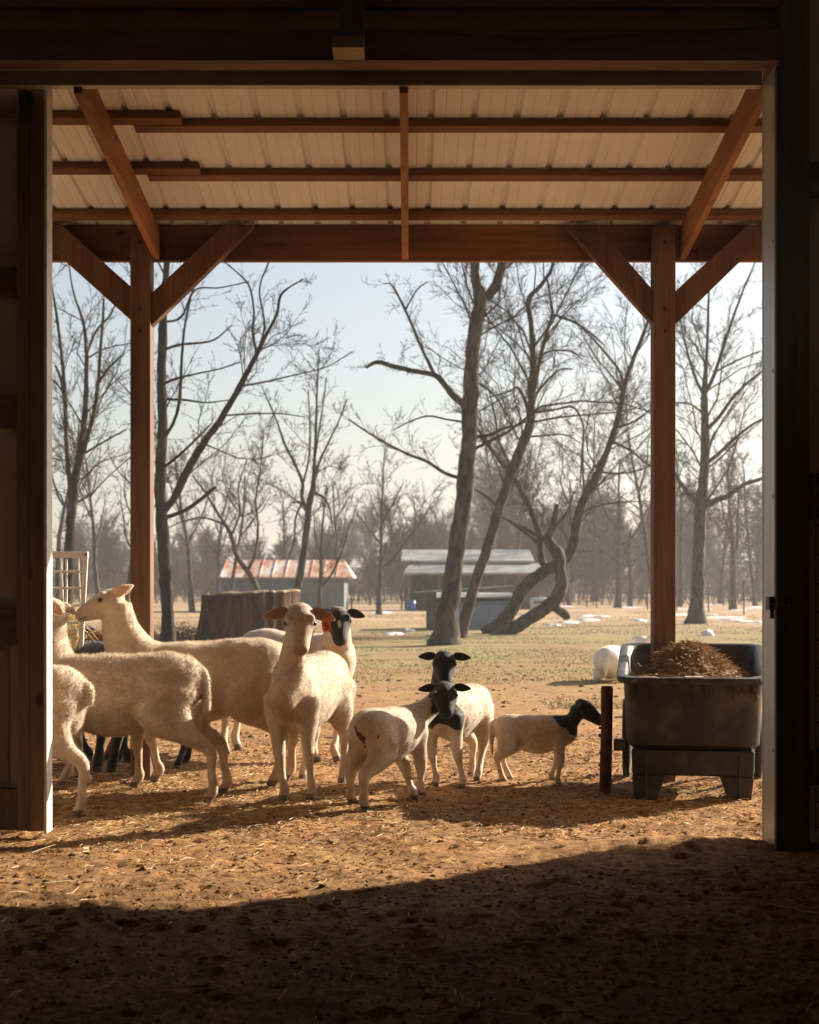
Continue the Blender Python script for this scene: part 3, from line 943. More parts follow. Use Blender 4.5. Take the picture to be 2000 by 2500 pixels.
traced_tree("bare_tree", "far hazy bare tree with wide rounded crown left of the right post", TG, 78.0, [
    [(1508, 1490, 15), (1510, 1440, 14), (1510, 1380, 14), (1512, 1330, 12), (1512, 1270, 9), (1510, 1200, 6), (1512, 1130, 4)],
    [(1510, 1370, 8), (1480, 1350, 7), (1440, 1345, 5), (1400, 1350, 3)],
    [(1512, 1340, 8), (1550, 1300, 6), (1580, 1240, 4)],
    [(1512, 1300, 7), (1480, 1250, 5), (1460, 1190, 4)],
    [(1511, 1380, 7), (1545, 1370, 5), (1580, 1350, 4)],
], 22, 1.9, 0.34, rmin=0.008)
traced_tree("bare_tree", "thin hazy leaning tree just left of the right post", TG, 66.0, [
    [(1600, 1500, 11), (1588, 1400, 10), (1575, 1300, 9), (1560, 1200, 8), (1545, 1120, 6), (1535, 1050, 4), (1530, 980, 3)],
    [(1575, 1300, 5), (1590, 1240, 4), (1600, 1180, 3)],
    [(1560, 1200, 5), (1580, 1140, 4), (1590, 1060, 3)],
], 23, 2.0, 0.3, rmin=0.007)
traced_tree("bare_tree", "short hazy tree with dark trunk beside the far wide crowned one", TG, 80.0, [
    [(1538, 1490, 11), (1540, 1440, 10), (1538, 1390, 9), (1535, 1340, 6), (1540, 1290, 4)],
    [(1538, 1390, 5), (1560, 1360, 4), (1590, 1340, 3)],
], 24, 2.0, 0.36, rmin=0.008)
traced_tree("bare_tree", "hazy double trunked tree right of the spreading tree", TG, 72.0, [
    [(1790, 1490, 16), (1790, 1420, 15), (1788, 1350, 14), (1785, 1290, 10), (1778, 1220, 7), (1775, 1130, 4)],
    [(1790, 1370, 9), (1803, 1320, 8), (1808, 1260, 6), (1815, 1190, 4)],
    [(1788, 1320, 6), (1765, 1270, 5), (1750, 1210, 3)],
], 25, 1.9, 0.33, rmin=0.008)
for i, (px, Y, h, lab) in enumerate([
        (140, 55, 8.5, "hazy bare tree at the left edge behind the bushy stemmed one"), (245, 62, 8.0, "hazy round topped bare tree behind the hay rack"),
        (300, 48, 6.5, "low tangled bare tree against the left post"), (470, 66, 8.5, "hazy bare tree above the left end of the stump"),
        (530, 80, 8.0, "pale hazy bare tree beyond the rusty roof's left end"), (560, 58, 6.5, "low twiggy bare tree over the rusty roof"),
        (690, 82, 7.0, "far bare tree beyond the middle of the rusty roof"), (840, 84, 8.0, "far bare tree beyond the right end of the rusty roof"),
        (1010, 92, 8.0, "far bare tree behind the left end of the two tier barn"), (1250, 88, 11.0, "far bare tree with tall stems behind the two tier barn"),
        (1210, 95, 12.0, "tall thin far tree seen between the leaning trunks"), (1390, 86, 8.5, "far twiggy tree behind the half fallen trunk"),
        (1660, 82, 9.5, "hazy tree close right of the right post"), (1640, 95, 10.0, "pale tall hazy tree showing over the wire fence"),
        (1760, 92, 9.5, "faint slim tree left of the double trunked one"), (1845, 84, 9.0, "hazy tree at the right door jamb")]):
    wild_tree("bare_tree", lab, "hazy bare trees along the field edge", (px - 1000) * Y / F, Y, h, 100 + i, dens=1.5, rmin=0.0095, maxlev=3, nl=6)


# evergreens far off, with needle clumps
def pine(label, X, Y, hgt, wid, seed):
    rg = np.random.default_rng(seed)
    root = empty("pine_tree", (X, Y, 0)); tag(root, label, "tree", "far pines")
    tr = Tubes(); tr.add(np.array([[X, Y, -0.2], [X + .1, Y, hgt * .5], [X, Y, hgt * .96]]), np.array([.22, .15, .05]), 7)
    V, T = [], []
    nb = 110
    for i in range(nb):
        z = hgt * (0.28 + 0.70 * (i / nb)); rmax = wid * (1 - ((z / hgt - 0.45) / 0.58) ** 2 if z / hgt > 0.45 else 0.75 + 0.25 * z / hgt / 0.45)
        an = rg.uniform(0, 6.28); rr = max(rmax, .3) * rg.uniform(0.45, 1.0)
        e = np.array([X + math.cos(an) * rr, Y + math.sin(an) * rr, z + rg.uniform(-.2, .35)])
        s = np.array([X, Y, z - 0.35 * rr])
        tr.add(np.array([s, e]), np.array([.035, .012]), 3)
        c = rg.normal(size=(46, 3)) * np.array([.42, .42, .24]) + s + (e - s) * rg.uniform(.55, 1.05, (46, 1))
        for p in c:
            d = rg.normal(size=3); d /= np.linalg.norm(d); q = unit(np.cross(d, rg.normal(size=3)))
            b = len(V); V += [p - q * .035, p + q * .035, p + d * .26]; T.append((b, b + 1, b + 2))
    tr.build("trunk", bark_m, root)
    np_mesh("crown", np.array(V) - np.array(root.location), np.array(T), needle_m, root)


pine("far rounded pine rising behind the bent tree's upper trunk", (1450 - 1000) * 105 / F, 105, 8.6, 3.2, 1)
pine("far dark pine low at the right door jamb", (1850 - 1000) * 100 / F, 100, 7.6, 2.6, 2)
pine("far low pine near the half fallen trunk", (1385 - 1000) * 108 / F, 108, 6.2, 2.8, 3)

# woods on the skyline, one mass
rg = np.random.default_rng(5)
tw = Tubes()
for i in range(150):
    Yw = rg.uniform(100, 165); X = rg.uniform(-0.34, 0.34) * Yw
    pxx = 1000 + X * F / Yw
    h = rg.uniform(2.8, 5.9) * (1.0 + 0.55 * (pxx > 1180) + (0.30 if pxx < 380 else 0)) * Yw / 125 * (1 + .5 * float(vnoise(np.array([X * .07]), np.array([2.0]), 4)[0]))
    n = 5
    d = np.array([rg.normal() * .06, rg.normal() * .06, 1.0]); p = [np.array([X, Yw, -0.3])]
    for k in range(n):
        d = unit(d + rg.normal(size=3) * .08); p.append(p[-1] + d * h / n)
    p = np.array(p); r = np.linspace(h * .014, .02, n + 1)
    tw.add(p, r, 4)
    spawn(tw, p, r, 0, 2, rg, 26 / h, 0.42, 0.018, .35, 1.0, 0.12)
for i in range(1500):       # brush at the foot of the wood
    Yw = rg.uniform(84, 150); X = rg.uniform(-0.36, 0.36) * Yw
    h = rg.uniform(.6, 2.6); a = rg.normal(size=2) * .35
    q = np.array([[X, Yw, -.1], [X + a[0] * h * .4, Yw + a[1] * h * .4, h * .55], [X + a[0] * h, Yw + a[1] * h, h]])
    tw.add(q, np.array([.03, .022, .012]), 3)
    for _ in range(4):
        t = rg.uniform(.2, 1); s = q[0] * (1 - t) + q[2] * t; e = s + rg.normal(size=3) * np.array([.8, .8, .5]) + np.array([0, 0, .5])
        tw.add(np.array([s, e]), np.array([.018, .01]), 3)
wo = tw.build("distant_woods", wood_far, None, smooth=False)
tag(wo, "hazy brown bare woods along the far side of the field", "woods", kind='stuff')
# low wooded rise closing the horizon
hx = np.linspace(-160, 160, 90)
hv = []
for x in hx:
    t = 1.7 + 1.2 * float(vnoise(np.array([x * .05]), np.array([3.0]), 9)[0]) + 0.5 * float(vnoise(np.array([x * .4]), np.array([7.0]), 9)[0])
    hv += [(x, 172, -0.5), (x, 176, t), (x, 230, t + 1.5)]
hf = []
for i in range(len(hx) - 1):
    for k in range(2): hf.append((i * 3 + k, (i + 1) * 3 + k, (i + 1) * 3 + k + 1, i * 3 + k + 1))
hill = mesh_obj("hill", hv, hf, wood_far, smooth=True)
tag(hill, "low brown wooded rise on the horizon", "hill", kind='structure')


# --------------------------------------------------------------- far buildings
def mat_rusty_roof():
    m, t, N, L, b = new_mat("rusty_roof_iron")
    tc = N.new("ShaderNodeTexCoord")
    n = noise_node(N, L, tc.outputs["Object"], 1.1, 6, 0.7, (1.6, 0.5, 0.5))
    r = ramp(N, [(0.40, (0.62, 0.60, 0.58)), (0.50, (0.52, 0.33, 0.24)), (0.60, (0.42, 0.16, 0.085))])
    L.new(n.outputs[0], r.inputs[0]); L.new(r.outputs[0], b.inputs["Base Color"]); b.inputs["Roughness"].default_value = .7
    return m


rust_roof = mat_rusty_roof()
blue_wall = mat_simple("grey_blue_siding", (0.105, 0.135, 0.155), (0.16, 0.19, 0.21), 3, .6, 0, .1)
pale_roof = mat_simple("pale_roof_iron", (0.20, 0.205, 0.21), (0.40, 0.40, 0.39), 1.2, .5, .2, .1)
dark_wall = mat_simple("dark_weathered_boards", (0.07, 0.065, 0.06), (0.15, 0.13, 0.115), 2.5, .85, 0, .2)
blue_grey_sheet = mat_simple("blue_grey_sheet", (0.19, 0.235, 0.29), (0.26, 0.305, 0.36), 3, .5, .2, .1)

Y = 66.0


def at(px, py, Yd=66.0):
    return P(px, py, Yd)


s1 = empty("shed", (at(697, 1495).x, Y, 0)); tag(s1, "low grey blue metal shed with rust streaked pale roof behind the stump", "shed")
inv = Matrix.Translation(-s1.location)
xl, xr = at(535, 0).x, at(846, 0).x
ze, zr = 1.46, 2.22
m = MB(); m.box(xl + .15, xr - .1, Y, Y + 4.0, -.1, ze - 0.02); m.build("wall", blue_wall, s1, inv=inv)
m = MB()
for x in np.arange(xl + .2, xr - .15, .3): m.box(x, x + .03, Y - .02, Y - .001, 0, ze - .05)
m.box(xl + .10, xl + .17, Y - .03, Y + .02, 0, ze - 0.02)
m.build("wall_ribs", blue_wall, s1, inv=inv)
m = MB()
xr2 = at(862, 0).x
a = [(xl, Y - .3, ze), (xr2, Y - .3, ze), (at(836, 0).x, Y + 2.0, zr), (xl + .05, Y + 2.0, zr), (xl, Y + 4.3, ze), (xr2, Y + 4.3, ze)]
a2 = [(x, y, z + .05) for x, y, z in a]
m.add(a + a2, [(0, 3, 2, 1), (3, 4, 5, 2), (1, 2, 5), (0, 4, 3), (6, 7, 8, 9), (9, 8, 11, 10), (7, 11, 8), (6, 9, 10), (0, 1, 7, 6), (4, 10, 11, 5), (1, 5, 11, 7), (0, 6, 10, 4)])
rf = m.build("roof", rust_roof, s1, inv=inv)
m = MB()
for x in np.arange(xl + .1, at(836, 0).x, .55): m.bar((x, Y - .3, ze + .065), (x + .0, Y + 1.98, zr + .065), .05, .03)
m.build("roof_rib", rust_roof, rf, inv=inv)

# two tier barn
Y = 70.0
s2 = empty("open_barn", (at(1150, 0, Y).x, Y, 0)); tag(s2, "open fronted barn with two tier pale metal roof seen between the leaning trunks", "barn")
inv = Matrix.Translation(-s2.location)
xl, xr = at(985, 0, Y).x, at(1330, 0, Y).x
zt = lambda py, Yd: EYE - (py - HOR) * Yd / F
m = MB(); m.add([(xl, Y - .2, zt(1403, Y)), (xr, Y - .2, zt(1403, Y)), (xr, Y + 2.2, zt(1378, Y)), (xl + .3, Y + 2.2, zt(1378, Y)),
                 (xl, Y - .2, zt(1398, Y)), (xr, Y - .2, zt(1398, Y)), (xr, Y + 2.2, zt(1374, Y)), (xl + .3, Y + 2.2, zt(1374, Y))],
                [(3, 2, 1, 0), (4, 5, 6, 7), (0, 1, 5, 4), (2, 3, 7, 6), (0, 4, 7, 3), (1, 2, 6, 5)])
m.build("lower_roof", pale_roof, s2, inv=inv)
m = MB(); m.add([(xl - .1, Y + 2.0, zt(1372, Y)), (xr - .3, Y + 2.0, zt(1372, Y)), (xr - .3, Y + 5, zt(1340, Y)), (xl - .1, Y + 5, zt(1340, Y)),
                 (xl - .1, Y + 2.0, zt(1367, Y)), (xr - .3, Y + 2.0, zt(1367, Y)), (xr - .3, Y + 5, zt(1336, Y)), (xl - .1, Y + 5, zt(1336, Y))],
                [(3, 2, 1, 0), (4, 5, 6, 7), (0, 1, 5, 4), (2, 3, 7, 6), (0, 4, 7, 3), (1, 2, 6, 5)])
m.build("upper_roof", pale_roof, s2, inv=inv)
m = MB(); m.box(xl + .3, xr - .3, Y + 2.25, Y + 2.4, -.1, zt(1376, Y) + .05); m.box(xl + .3, xl + .4, Y, Y + 2.2, -.1, zt(1405, Y)); m.build("wall", dark_wall, s2, inv=inv)
for x in np.linspace(xl + .12, xr - .3, 5):
    m = MB(); m.box(x - .07, x + .07, Y - .12, Y + .02, -.1, zt(1404, Y)); m.build("post", dark_wall, s2, inv=inv)

# low sheep shelter in front of it
Y = 41.5
s3 = empty("field_shelter", (at(1150, 0, Y).x, Y, 0)); tag(s3, "low field shelter with blue grey metal front and sheet roof behind the tree trunks", "shelter")
inv = Matrix.Translation(-s3.location)
xl, xm, xr = at(1042, 0, Y).x, at(1066, 0, Y).x, at(1256, 0, Y).x
m = MB(); hh_ = zt(1458, Y)
pf = [(0, -.1), (0, hh_ * .55), (.03, hh_ * .72), (.10, hh_ * .87), (.22, hh_ * .96), (.38, hh_), (1.3, hh_ - .02), (1.3, -.1)]
cr = np.arange(xm, xr + .01, .04)
m.rings([[Vector((x, Y + a_ - (.010 if (i_ % 4) < 2 and 0 < k_ < 6 else 0), b_)) for k_, (a_, b_) in enumerate(pf)] for i_, x in enumerate(cr)])
m.build("front_panel", blue_grey_sheet, s3, inv=inv)
m = MB(); m.box(xl, xm - .003, Y - .05, Y + 1.4, -.1, zt(1445, Y)); m.build("side_wall", dark_wall, s3, inv=inv)
m = MB()
m.add([(xm, Y - .05, zt(1462, Y) + .01), (xr, Y - .05, zt(1460, Y) + .01), (xr, Y + 1.4, zt(1450, Y)), (xm, Y + 1.4, zt(1450, Y)),
       (xm, Y - .05, zt(1459, Y) + .01), (xr, Y - .05, zt(1457, Y) + .01), (xr, Y + 1.4, zt(1447, Y)), (xm, Y + 1.4, zt(1447, Y))],
      [(3, 2, 1, 0), (4, 5, 6, 7), (0, 1, 5, 4), (2, 3, 7, 6), (0, 4, 7, 3), (1, 2, 6, 5)])
m.build("sheet_roof", pale_roof, s3, inv=inv)
m = MB(); m.tube([at(1012, 1447, Y) + Vector((0, .9, 0)), at(1262, 1430, Y) + Vector((0, .9, 0))], .025, 8); m.build("ridge_pole", pale_roof, s3, inv=inv)

# pale stock trailer
Y = 62.0
tr_ = empty("stock_trailer", (at(1322, 0, Y).x, Y, 0)); tag(tr_, "small pale rounded stock trailer parked right of the field shelter", "trailer")
L_ = 0.8
m = MB()
rings = []
for x in (-.42, -.38, .38, .42):
    sh = .9 if abs(x) > .4 else 1
    rings.append([Vector((x, sy * .45 * sh, .35 + (sz * .32 * sh))) for sy, sz in ((-1, -.9), (1, -.9), (1, .55), (.7, .95), (-.7, .95), (-1, .55))])
m.rings(rings); m.build("body", mat_simple("pale_green_paint", (.42, .46, .42), (.52, .55, .50), 3, .4), tr_, True)
m = MB(); m.box(-.34, .34, -.462, -.452, .42, .52); m.build("window", dark_wall, tr_)
for x in (-.18, .18):
    m = MB(); m.tube([(x, -.5, .15), (x, -.38, .15)], .15, 14); m.build("wheel", rubber_m, tr_)

# blue barrel
b = G(1004, 1488); b.y = 68
bb = MB(); z = 0
rings = []
for z, r in ((0, .19), (.02, .2), (.14, .2), (.15, .21), (.17, .21), (.18, .2), (.32, .2), (.33, .21), (.35, .21), (.36, .2), (.46, .2), (.48, .185)):
    rings.append([Vector((r * math.cos(k * .3927), r * math.sin(k * .3927), z)) for k in range(16)])
bb.rings(rings)
o = bb.build("barrel", mat_simple("blue_plastic", (.03, .09, .30), (.05, .13, .38), 3, .4), None, True)
o.location = ((1004 - 1000) * 68 / F, 68, 0); tag(o, "blue plastic barrel by the corner post of the two tier barn", "barrel")


# --------------------------------------------------------------- fences
def fence(label, pts, hgt, sp, nw):
    p0 = Vector((pts[0][0], pts[0][1], 0)); root = empty("wire_fence", p0); tag(root, label, "fence")
    inv = Matrix.Translation(-p0)
    path = []
    for (x0, y0), (x1, y1) in zip(pts[:-1], pts[1:]):
        n = max(1, int(math.hypot(x1 - x0, y1 - y0) / sp))
        path += [(x0 + (x1 - x0) * i / n, y0 + (y1 - y0) * i / n) for i in range(n)]
    path.append(pts[-1])
    for x, y in path:
        m = MB(); m.tube([(x, y, -.1), (x + random.uniform(-.03, .03), y, hgt * random.uniform(.96, 1.06))], .035, 6); m.build("post", rust_m, root, inv=inv)
    m = MB()
    for k in range(nw):
        z = hgt * (.1 + .85 * k / (nw - 1)); m.tube([(x, y, z) for x, y in path], .006, 3)
    for (x0, y0), (x1, y1) in zip(path[:-1], path[1:]):
        for t in np.arange(.12, 1, .16): m.tube([(x0 + (x1 - x0) * t, y0 + (y1 - y0) * t, hgt * .1), (x0 + (x1 - x0) * t, y0 + (y1 - y0) * t, hgt * .95)], .005, 3)
    m.build("wire", dark_metal, root, inv=inv)


fence("rusty post and wire mesh fence crossing the field at right", [(5.6, 88), (9.5, 78), (13.5, 62), (16.5, 48)], 1.30, 3.0, 6)
fence("wire mesh fence running between the rusty roofed shed and the two tier barn", [(-2.6, 69), (-.35, 69.4)], 1.15, .9, 6)
fence("wire mesh fence right of the stock trailer below the woods", [(5.4, 82), (9.3, 80.5)], 1.2, 1.6, 6)

# snow lying in patches
SV, SF = [], []
rg = np.random.default_rng(31)
patches = [(1400, 1519, 70, 9), (1350, 1530, 40, 6), (1490, 1505, 60, 8), (1560, 1518, 45, 7), (1330, 1484, 120, 5), (1700, 1500, 80, 8), (1780, 1512, 110, 7),
           (1820, 1490, 100, 7), (1750, 1480, 140, 5), (1640, 1487, 70, 5), (1530, 1484, 90, 4), (1850, 1522, 60, 6), (980, 1545, 40, 5), (955, 1492, 70, 4), (905, 1495, 50, 3), (1000, 1540, 25, 5), (1270, 1530, 30, 4), (1690, 1517, 50, 4)]
for px, py, wpx, hpx in patches:
    for _ in range(2):
        c = G(px + rg.normal() * wpx * .45, py + rg.normal() * hpx * .4)
        sx = wpx * c.y / F * rg.uniform(.25, .6); sy = sx * rg.uniform(.8, 1.6) + hpx * .02
        n = 22; b0 = len(SV)
        SV.append((c.x, c.y, gz(c.x, c.y) + .05))
        ph = rg.uniform(0, 6.28, 4)
        for k in range(n):
            a = 2 * math.pi * k / n
            rr = 1 + .28 * math.sin(2 * a + ph[0]) + .22 * math.sin(3 * a + ph[1]) + .18 * math.sin(5 * a + ph[2]) + .12 * math.sin(8 * a + ph[3])
            for f, dz in ((.7, .035), (1.0, .0)):
                x, y = c.x + sx * rr * f * math.cos(a), c.y + sy * rr * f * math.sin(a)
                SV.append((x, y, gz(x, y) + dz - (.03 if f == 1 else 0)))
        for k in range(n):
            k2 = (k + 1) % n
            SF.append((b0, b0 + 1 + 2 * k, b0 + 1 + 2 * k2)); SF.append((b0 + 1 + 2 * k, b0 + 2 + 2 * k, b0 + 2 + 2 * k2, b0 + 1 + 2 * k2))
o = mesh_obj("snow", SV, SF, snow_m, smooth=True); tag(o, "scattered patches of old snow lying on the far pasture", "snow", kind='stuff')


def lump(name, c, r, mat, seed, sub=3, amp=.25):
    bm = bmesh.new(); bmesh.ops.create_icosphere(bm, subdivisions=sub, radius=1)
    for v in bm.verts:
        n_ = mnoise.noise(v.co * 1.6 + Vector((seed, 0, 0))); v.co *= 1 + amp * n_ * 2
        v.co.x *= r[0]; v.co.y *= r[1]; v.co.z *= r[2]
    me = bpy.data.meshes.new(name); bm.to_mesh(me); bm.free(); me.materials.append(mat)
    me.polygons.foreach_set("use_smooth", [True] * len(me.polygons))
    o = bpy.data.objects.new(name, me); o.location = c; return link(o)


c = G(1727, 1552)
tag(lump("snow_lump", (c.x, c.y, gz(c.x, c.y) + .04), (.16, .14, .09), snow_m, 3), "small lump of snow on the grass beyond the cart", "snow lump")

# --------------------------------------------------------------- big stump
Y = 27.0
c = P(610, 1588, Y)
ZB = gz(c.x, Y)
rg = np.random.default_rng(3)
n = 90; rings = []
ths = np.linspace(0, 2 * math.pi, n, endpoint=False)
fl = .022 * np.sin(9 * ths + 1) + .014 * np.sin(17 * ths) + .03 * np.sin(5 * ths + 2) + .02 * np.sin(31 * ths + 2 * np.sin(3 * ths))
hs = [-.15, 0, .08, .2, .38, .6, .85, 1.03, 1.06]
for i, h in enumerate(hs):
    ring = []
    for k, th in enumerate(ths):
        r = .82 + fl[k] + .16 * math.exp(-max(h, 0) / .25) * (1 + .5 * math.sin(5 * th + .4)) + .03 * mnoise.noise(Vector((math.cos(th) * 5, math.sin(th) * 5, h * 2)))
        if h > 1.04: r -= .03
        top = .03 * mnoise.noise(Vector((math.cos(th) * 3, math.sin(th) * 3, 9))) + .035 * math.cos(th) if h > 1 else 0
        lx = -.16 * math.exp(-max(h, 0) / .35) * max(0, -math.cos(th))
        ring.append(Vector((r * math.cos(th) + lx, r * .9 * math.sin(th), h + top)))
    rings.append(ring)
root = empty("tree_stump", (c.x, Y, ZB)); tag(root, "huge sawn off tree stump with fibrous brown bark behind the sheep", "stump")


def mat_stump():
    m, t, N, L, b = new_mat("fibrous_stump_bark")
    tc = N.new("ShaderNodeTexCoord")
    n1 = noise_node(N, L, tc.outputs["Object"], 9, 8, .7, (1, 1, .12))
    r = ramp(N, [(.34, (.020, .008, .005)), (.52, (.085, .036, .022)), (.72, (.26, .125, .07))])
    L.new(n1.outputs[0], r.inputs[0]); L.new(r.outputs[0], b.inputs["Base Color"]); b.inputs["Roughness"].default_value = .95
    bump(N, L, n1.outputs[0], b, 1.0, .06)
    return m


m = MB(); m.rings(rings[:-1], False, False); m.build("bark", mat_stump(), root, True)
m = MB(); m.rings(rings[-2:], False, True); m.build("cut_top", pale_wood, root)

# brush pile left of the stump
bp_ = empty("brush_pile", tuple(G(440, 1580))); tag(bp_, "low pile of twigs and rusty dead leaves between the left post and the stump", "brush pile")
tw = Tubes(); rg = np.random.default_rng(8); c = np.array(bp_.location)
V, T = [], []
for i in range(420):
    s = c + np.array([rg.normal() * .55, rg.normal() * .5, rg.uniform(0, .12)]); d = unit(rg.normal(size=3) + np.array([0, 0, .6])); l = rg.uniform(.3, .75)
    hcap = max(.08, .36 - .25 * abs(s[0] - c[0]))
    e = s + d * l; e[2] = min(max(e[2], .02), hcap + .1); mid = (s + e) / 2 + rg.normal(size=3) * .05
    tw.add(np.array([s, mid, e]), np.array([.008, .006, .003]), 3)
    for _ in range(3):
        p = s + (e - s) * rg.uniform(0, 1) + rg.normal(size=3) * .05; a_, b_ = unit(rg.normal(size=3)), unit(rg.normal(size=3))
        k = len(V); V += [p, p + a_ * .05, p + a_ * .03 + b_ * .045]; T.append((k, k + 1, k + 2))
tw.build("twigs", twig_m, bp_, False)
np_mesh("dead_leaves", np.array(V) - c, np.array(T), leaf_m, bp_)


# ------------------------------------------------------------------ haze: one closed box of thin even air
m = MB(); m.box(-430, 430, -40, 910, -3, 19)
hzm = bpy.data.materials.new("winter_haze"); hzm.use_nodes = True
hzm.node_tree.nodes.remove(hzm.node_tree.nodes["Principled BSDF"])
pv = hzm.node_tree.nodes.new("ShaderNodeVolumePrincipled")
pv.inputs["Color"].default_value = (0.90, 0.90, 0.89, 1); pv.inputs["Density"].default_value = HAZE; pv.inputs["Anisotropy"].default_value = 0.25
hzm.node_tree.links.new(pv.outputs[0], hzm.node_tree.nodes["Material Output"].inputs["Volume"])
o = m.build("haze", hzm); tag(o, "thin pale winter haze over the fields", "haze", kind='stuff')
#@@STUFF
# ------------------------------------------------------------------ loose stuff on the ground
rg = np.random.default_rng(77)


def tri_blades(name, pos, dirs, wid, mat):
    """thin bent ribbons: pos (n,3), dirs (n,3) full vector"""
    n = len(pos)
    u = dirs / (np.linalg.norm(dirs, axis=1)[:, None] + 1e-9)
    rv = rg.normal(size=(n, 3)); s = np.cross(u, rv); s /= np.linalg.norm(s, axis=1)[:, None] + 1e-9
    mid = pos + dirs * .5 + rg.normal(size=(n, 3)) * np.linalg.norm(dirs, axis=1)[:, None] * .07
    s = s * wid[:, None] / 2
    V = np.stack([pos - s, pos + s, mid - s, mid + s, pos + dirs - s * .5, pos + dirs + s * .5], 1).reshape(-1, 3)
    b = np.arange(n)[:, None] * 6
    T = np.concatenate([b + np.array([[0, 1, 3, 2]]), b + np.array([[2, 3, 5, 4]])])
    return np_mesh(name, V, T, mat)


def ground_z(x, y):
    z = base_h(x, y) + (vnoise(x * 7, y * 7, 3) * .014 + vnoise(x * 19, y * 19, 4) * .008 + vnoise(x * 43, y * 43, 5) * .007 - np.abs(vnoise(x * 5 + 3, y * 5, 6)) * .014) * np.clip((16 - y) / 5, 0, 1) * np.clip((6 - np.abs(x)) / 2.5, 0, 1)
    return z


def straw(name, n, xr_, yr_, ln, mat, lift=.012, weight=None, wid=(.0016, .0034)):
    x = rg.uniform(*xr_, n * 4); y = rg.uniform(*yr_, n * 4)
    if weight is not None:
        k = rg.uniform(0, 1, len(x)) < weight(x, y); x, y = x[k], y[k]
    x, y = x[:n], y[:n]; n = len(x)
    a = rg.uniform(0, 2 * math.pi, n); l = rg.uniform(ln[0], ln[1], n) ** 1.0
    p = np.stack([x, y, ground_z(x, y) + rg.uniform(.002, lift, n)], 1)
    d = np.stack([np.cos(a) * l, np.sin(a) * l, rg.normal(size=n) * l * .10], 1)
    return tri_blades(name, p, d, rg.uniform(*wid, n), mat)


o = straw("straw_litter", 15000, (-3.0, 2.8), (6.9, 11.5), (.015, .095), straw_m, .016,
          lambda x, y: np.clip(.05 + .5 * np.clip(vnoise(x * 2.1, y * 2.1, 44), 0, 1) + .95 * np.exp(-((x + 1.7) / .9) ** 2 - ((y - 9.0) / 1.3) ** 2) + .25 * np.exp(-((y - 8.2) / .8) ** 2), 0, 1))
tag(o, "pale straw trodden into the dirt around the feeding sheep", "straw", kind='stuff')
o = straw("straw_bits", 2600, (-3, 3), (4.0, 7.2), (.015, .11), straw_m, .016, None, (.0018, .0038))
tag(o, "sparse bits of straw scattered over the barn floor", "straw", kind='stuff')
o = straw("debris", 14000, (-3.1, 3.0), (4.6, 13.5), (.008, .05), straw_d, .012, lambda x, y: np.clip(.35 + 1.2 * vnoise(x * 1.6, y * 1.6, 33), 0, 1), (.002, .005))
tag(o, "chopped brown litter trodden over the yard dirt", "litter", kind='stuff')
o = straw("straw_stalks", 60, (-2.6, 2.6), (4.2, 7.6), (.12, .32), straw_m, .02, None, (.003, .005))
tag(o, "few long loose stalks lying on the barn floor", "straw", kind='stuff')

# dirt clods and droppings
base = bmesh.new(); bmesh.ops.create_icosphere(base, subdivisions=1, radius=1)
bv = np.array([v.co[:] for v in base.verts]); bf = np.array([[v.index for v in f.verts] for f in base.faces]); base.free()
n = 26000
x = rg.uniform(-3.1, 3.1, n); y = 4.0 + 8.5 * rg.uniform(0, 1, n) ** 1.1
sz = .0020 + .0021 * rg.exponential(1, n) ; sz = np.clip(sz, .002, .014)
V = bv[None] * (1 + .35 * rg.normal(size=(n, len(bv), 1)).clip(-1, 1)) * sz[:, None, None] * np.array([1.2, 1.0, .7]) + np.stack([x, y, ground_z(x, y) + sz * .3], 1)[:, None, :]
T = (bf[None] + (np.arange(n) * len(bv))[:, None, None]).reshape(-1, 3)
o = np_mesh("dirt_clods", V.reshape(-1, 3), T, clod_m); tag(o, "dark crumbs of soil and droppings strewn over the dirt", "dirt clods", kind='stuff')
n = 2200
x = rg.uniform(-6, 6, n); y = rg.uniform(10.5, 24, n)
sz = np.clip(.005 + .006 * rg.exponential(1, n), .004, .026)
V = bv[None] * (1 + .35 * rg.normal(size=(n, len(bv), 1)).clip(-1, 1)) * sz[:, None, None] * np.array([1.3, 1.0, .55]) + np.stack([x, y, ground_z(x, y) + sz * .2], 1)[:, None, :]
T = (bf[None] + (np.arange(n) * len(bv))[:, None, None]).reshape(-1, 3)
o = np_mesh("soil_lumps", V.reshape(-1, 3), T, clod_m); tag(o, "trodden lumps of soil over the yard outside the lean-to", "soil lumps", kind='stuff')

# short winter grass
n = 110000
y = 15 + 50 * rg.uniform(0, 1, n) ** 1.6; x = rg.uniform(-.30, .30, n) * y
k = vnoise(x * .5, y * .5, 12) + .5 * vnoise(x * 1.7, y * 1.7, 13) > -.12 + .5 * np.clip((19 - y) / 5, 0, 1)
x, y = x[k], y[k]; n = len(x)
l = rg.uniform(.008, .026, n)
d = np.stack([rg.normal(size=n) * .8 * l, rg.normal(size=n) * .8 * l, l], 1)
p = np.stack([x, y, ground_z(x, y) - .004], 1)
o = tri_blades("grass", p, d, rg.uniform(.006, .012, n) * (.5 + y / 40), grass_m); tag(o, "short thin winter grass on the paddock", "grass", kind='stuff')

#@@CART
# ------------------------------------------------------------------ manure cart
plastic = mat_simple("dirty_black_plastic", (.018, .015, .012), (.14, .095, .058), 4.5, .5, 0, .25, .003, None, 10, .45, .46, .80)
CART = Vector((1.59, 8.62, 0))
cart = empty("yard_cart", (CART.x, CART.y, gz(CART.x, CART.y)), R(-10.0))
tag(cart, "black moulded plastic two wheeled yard cart heaped with dung and straw", "cart")


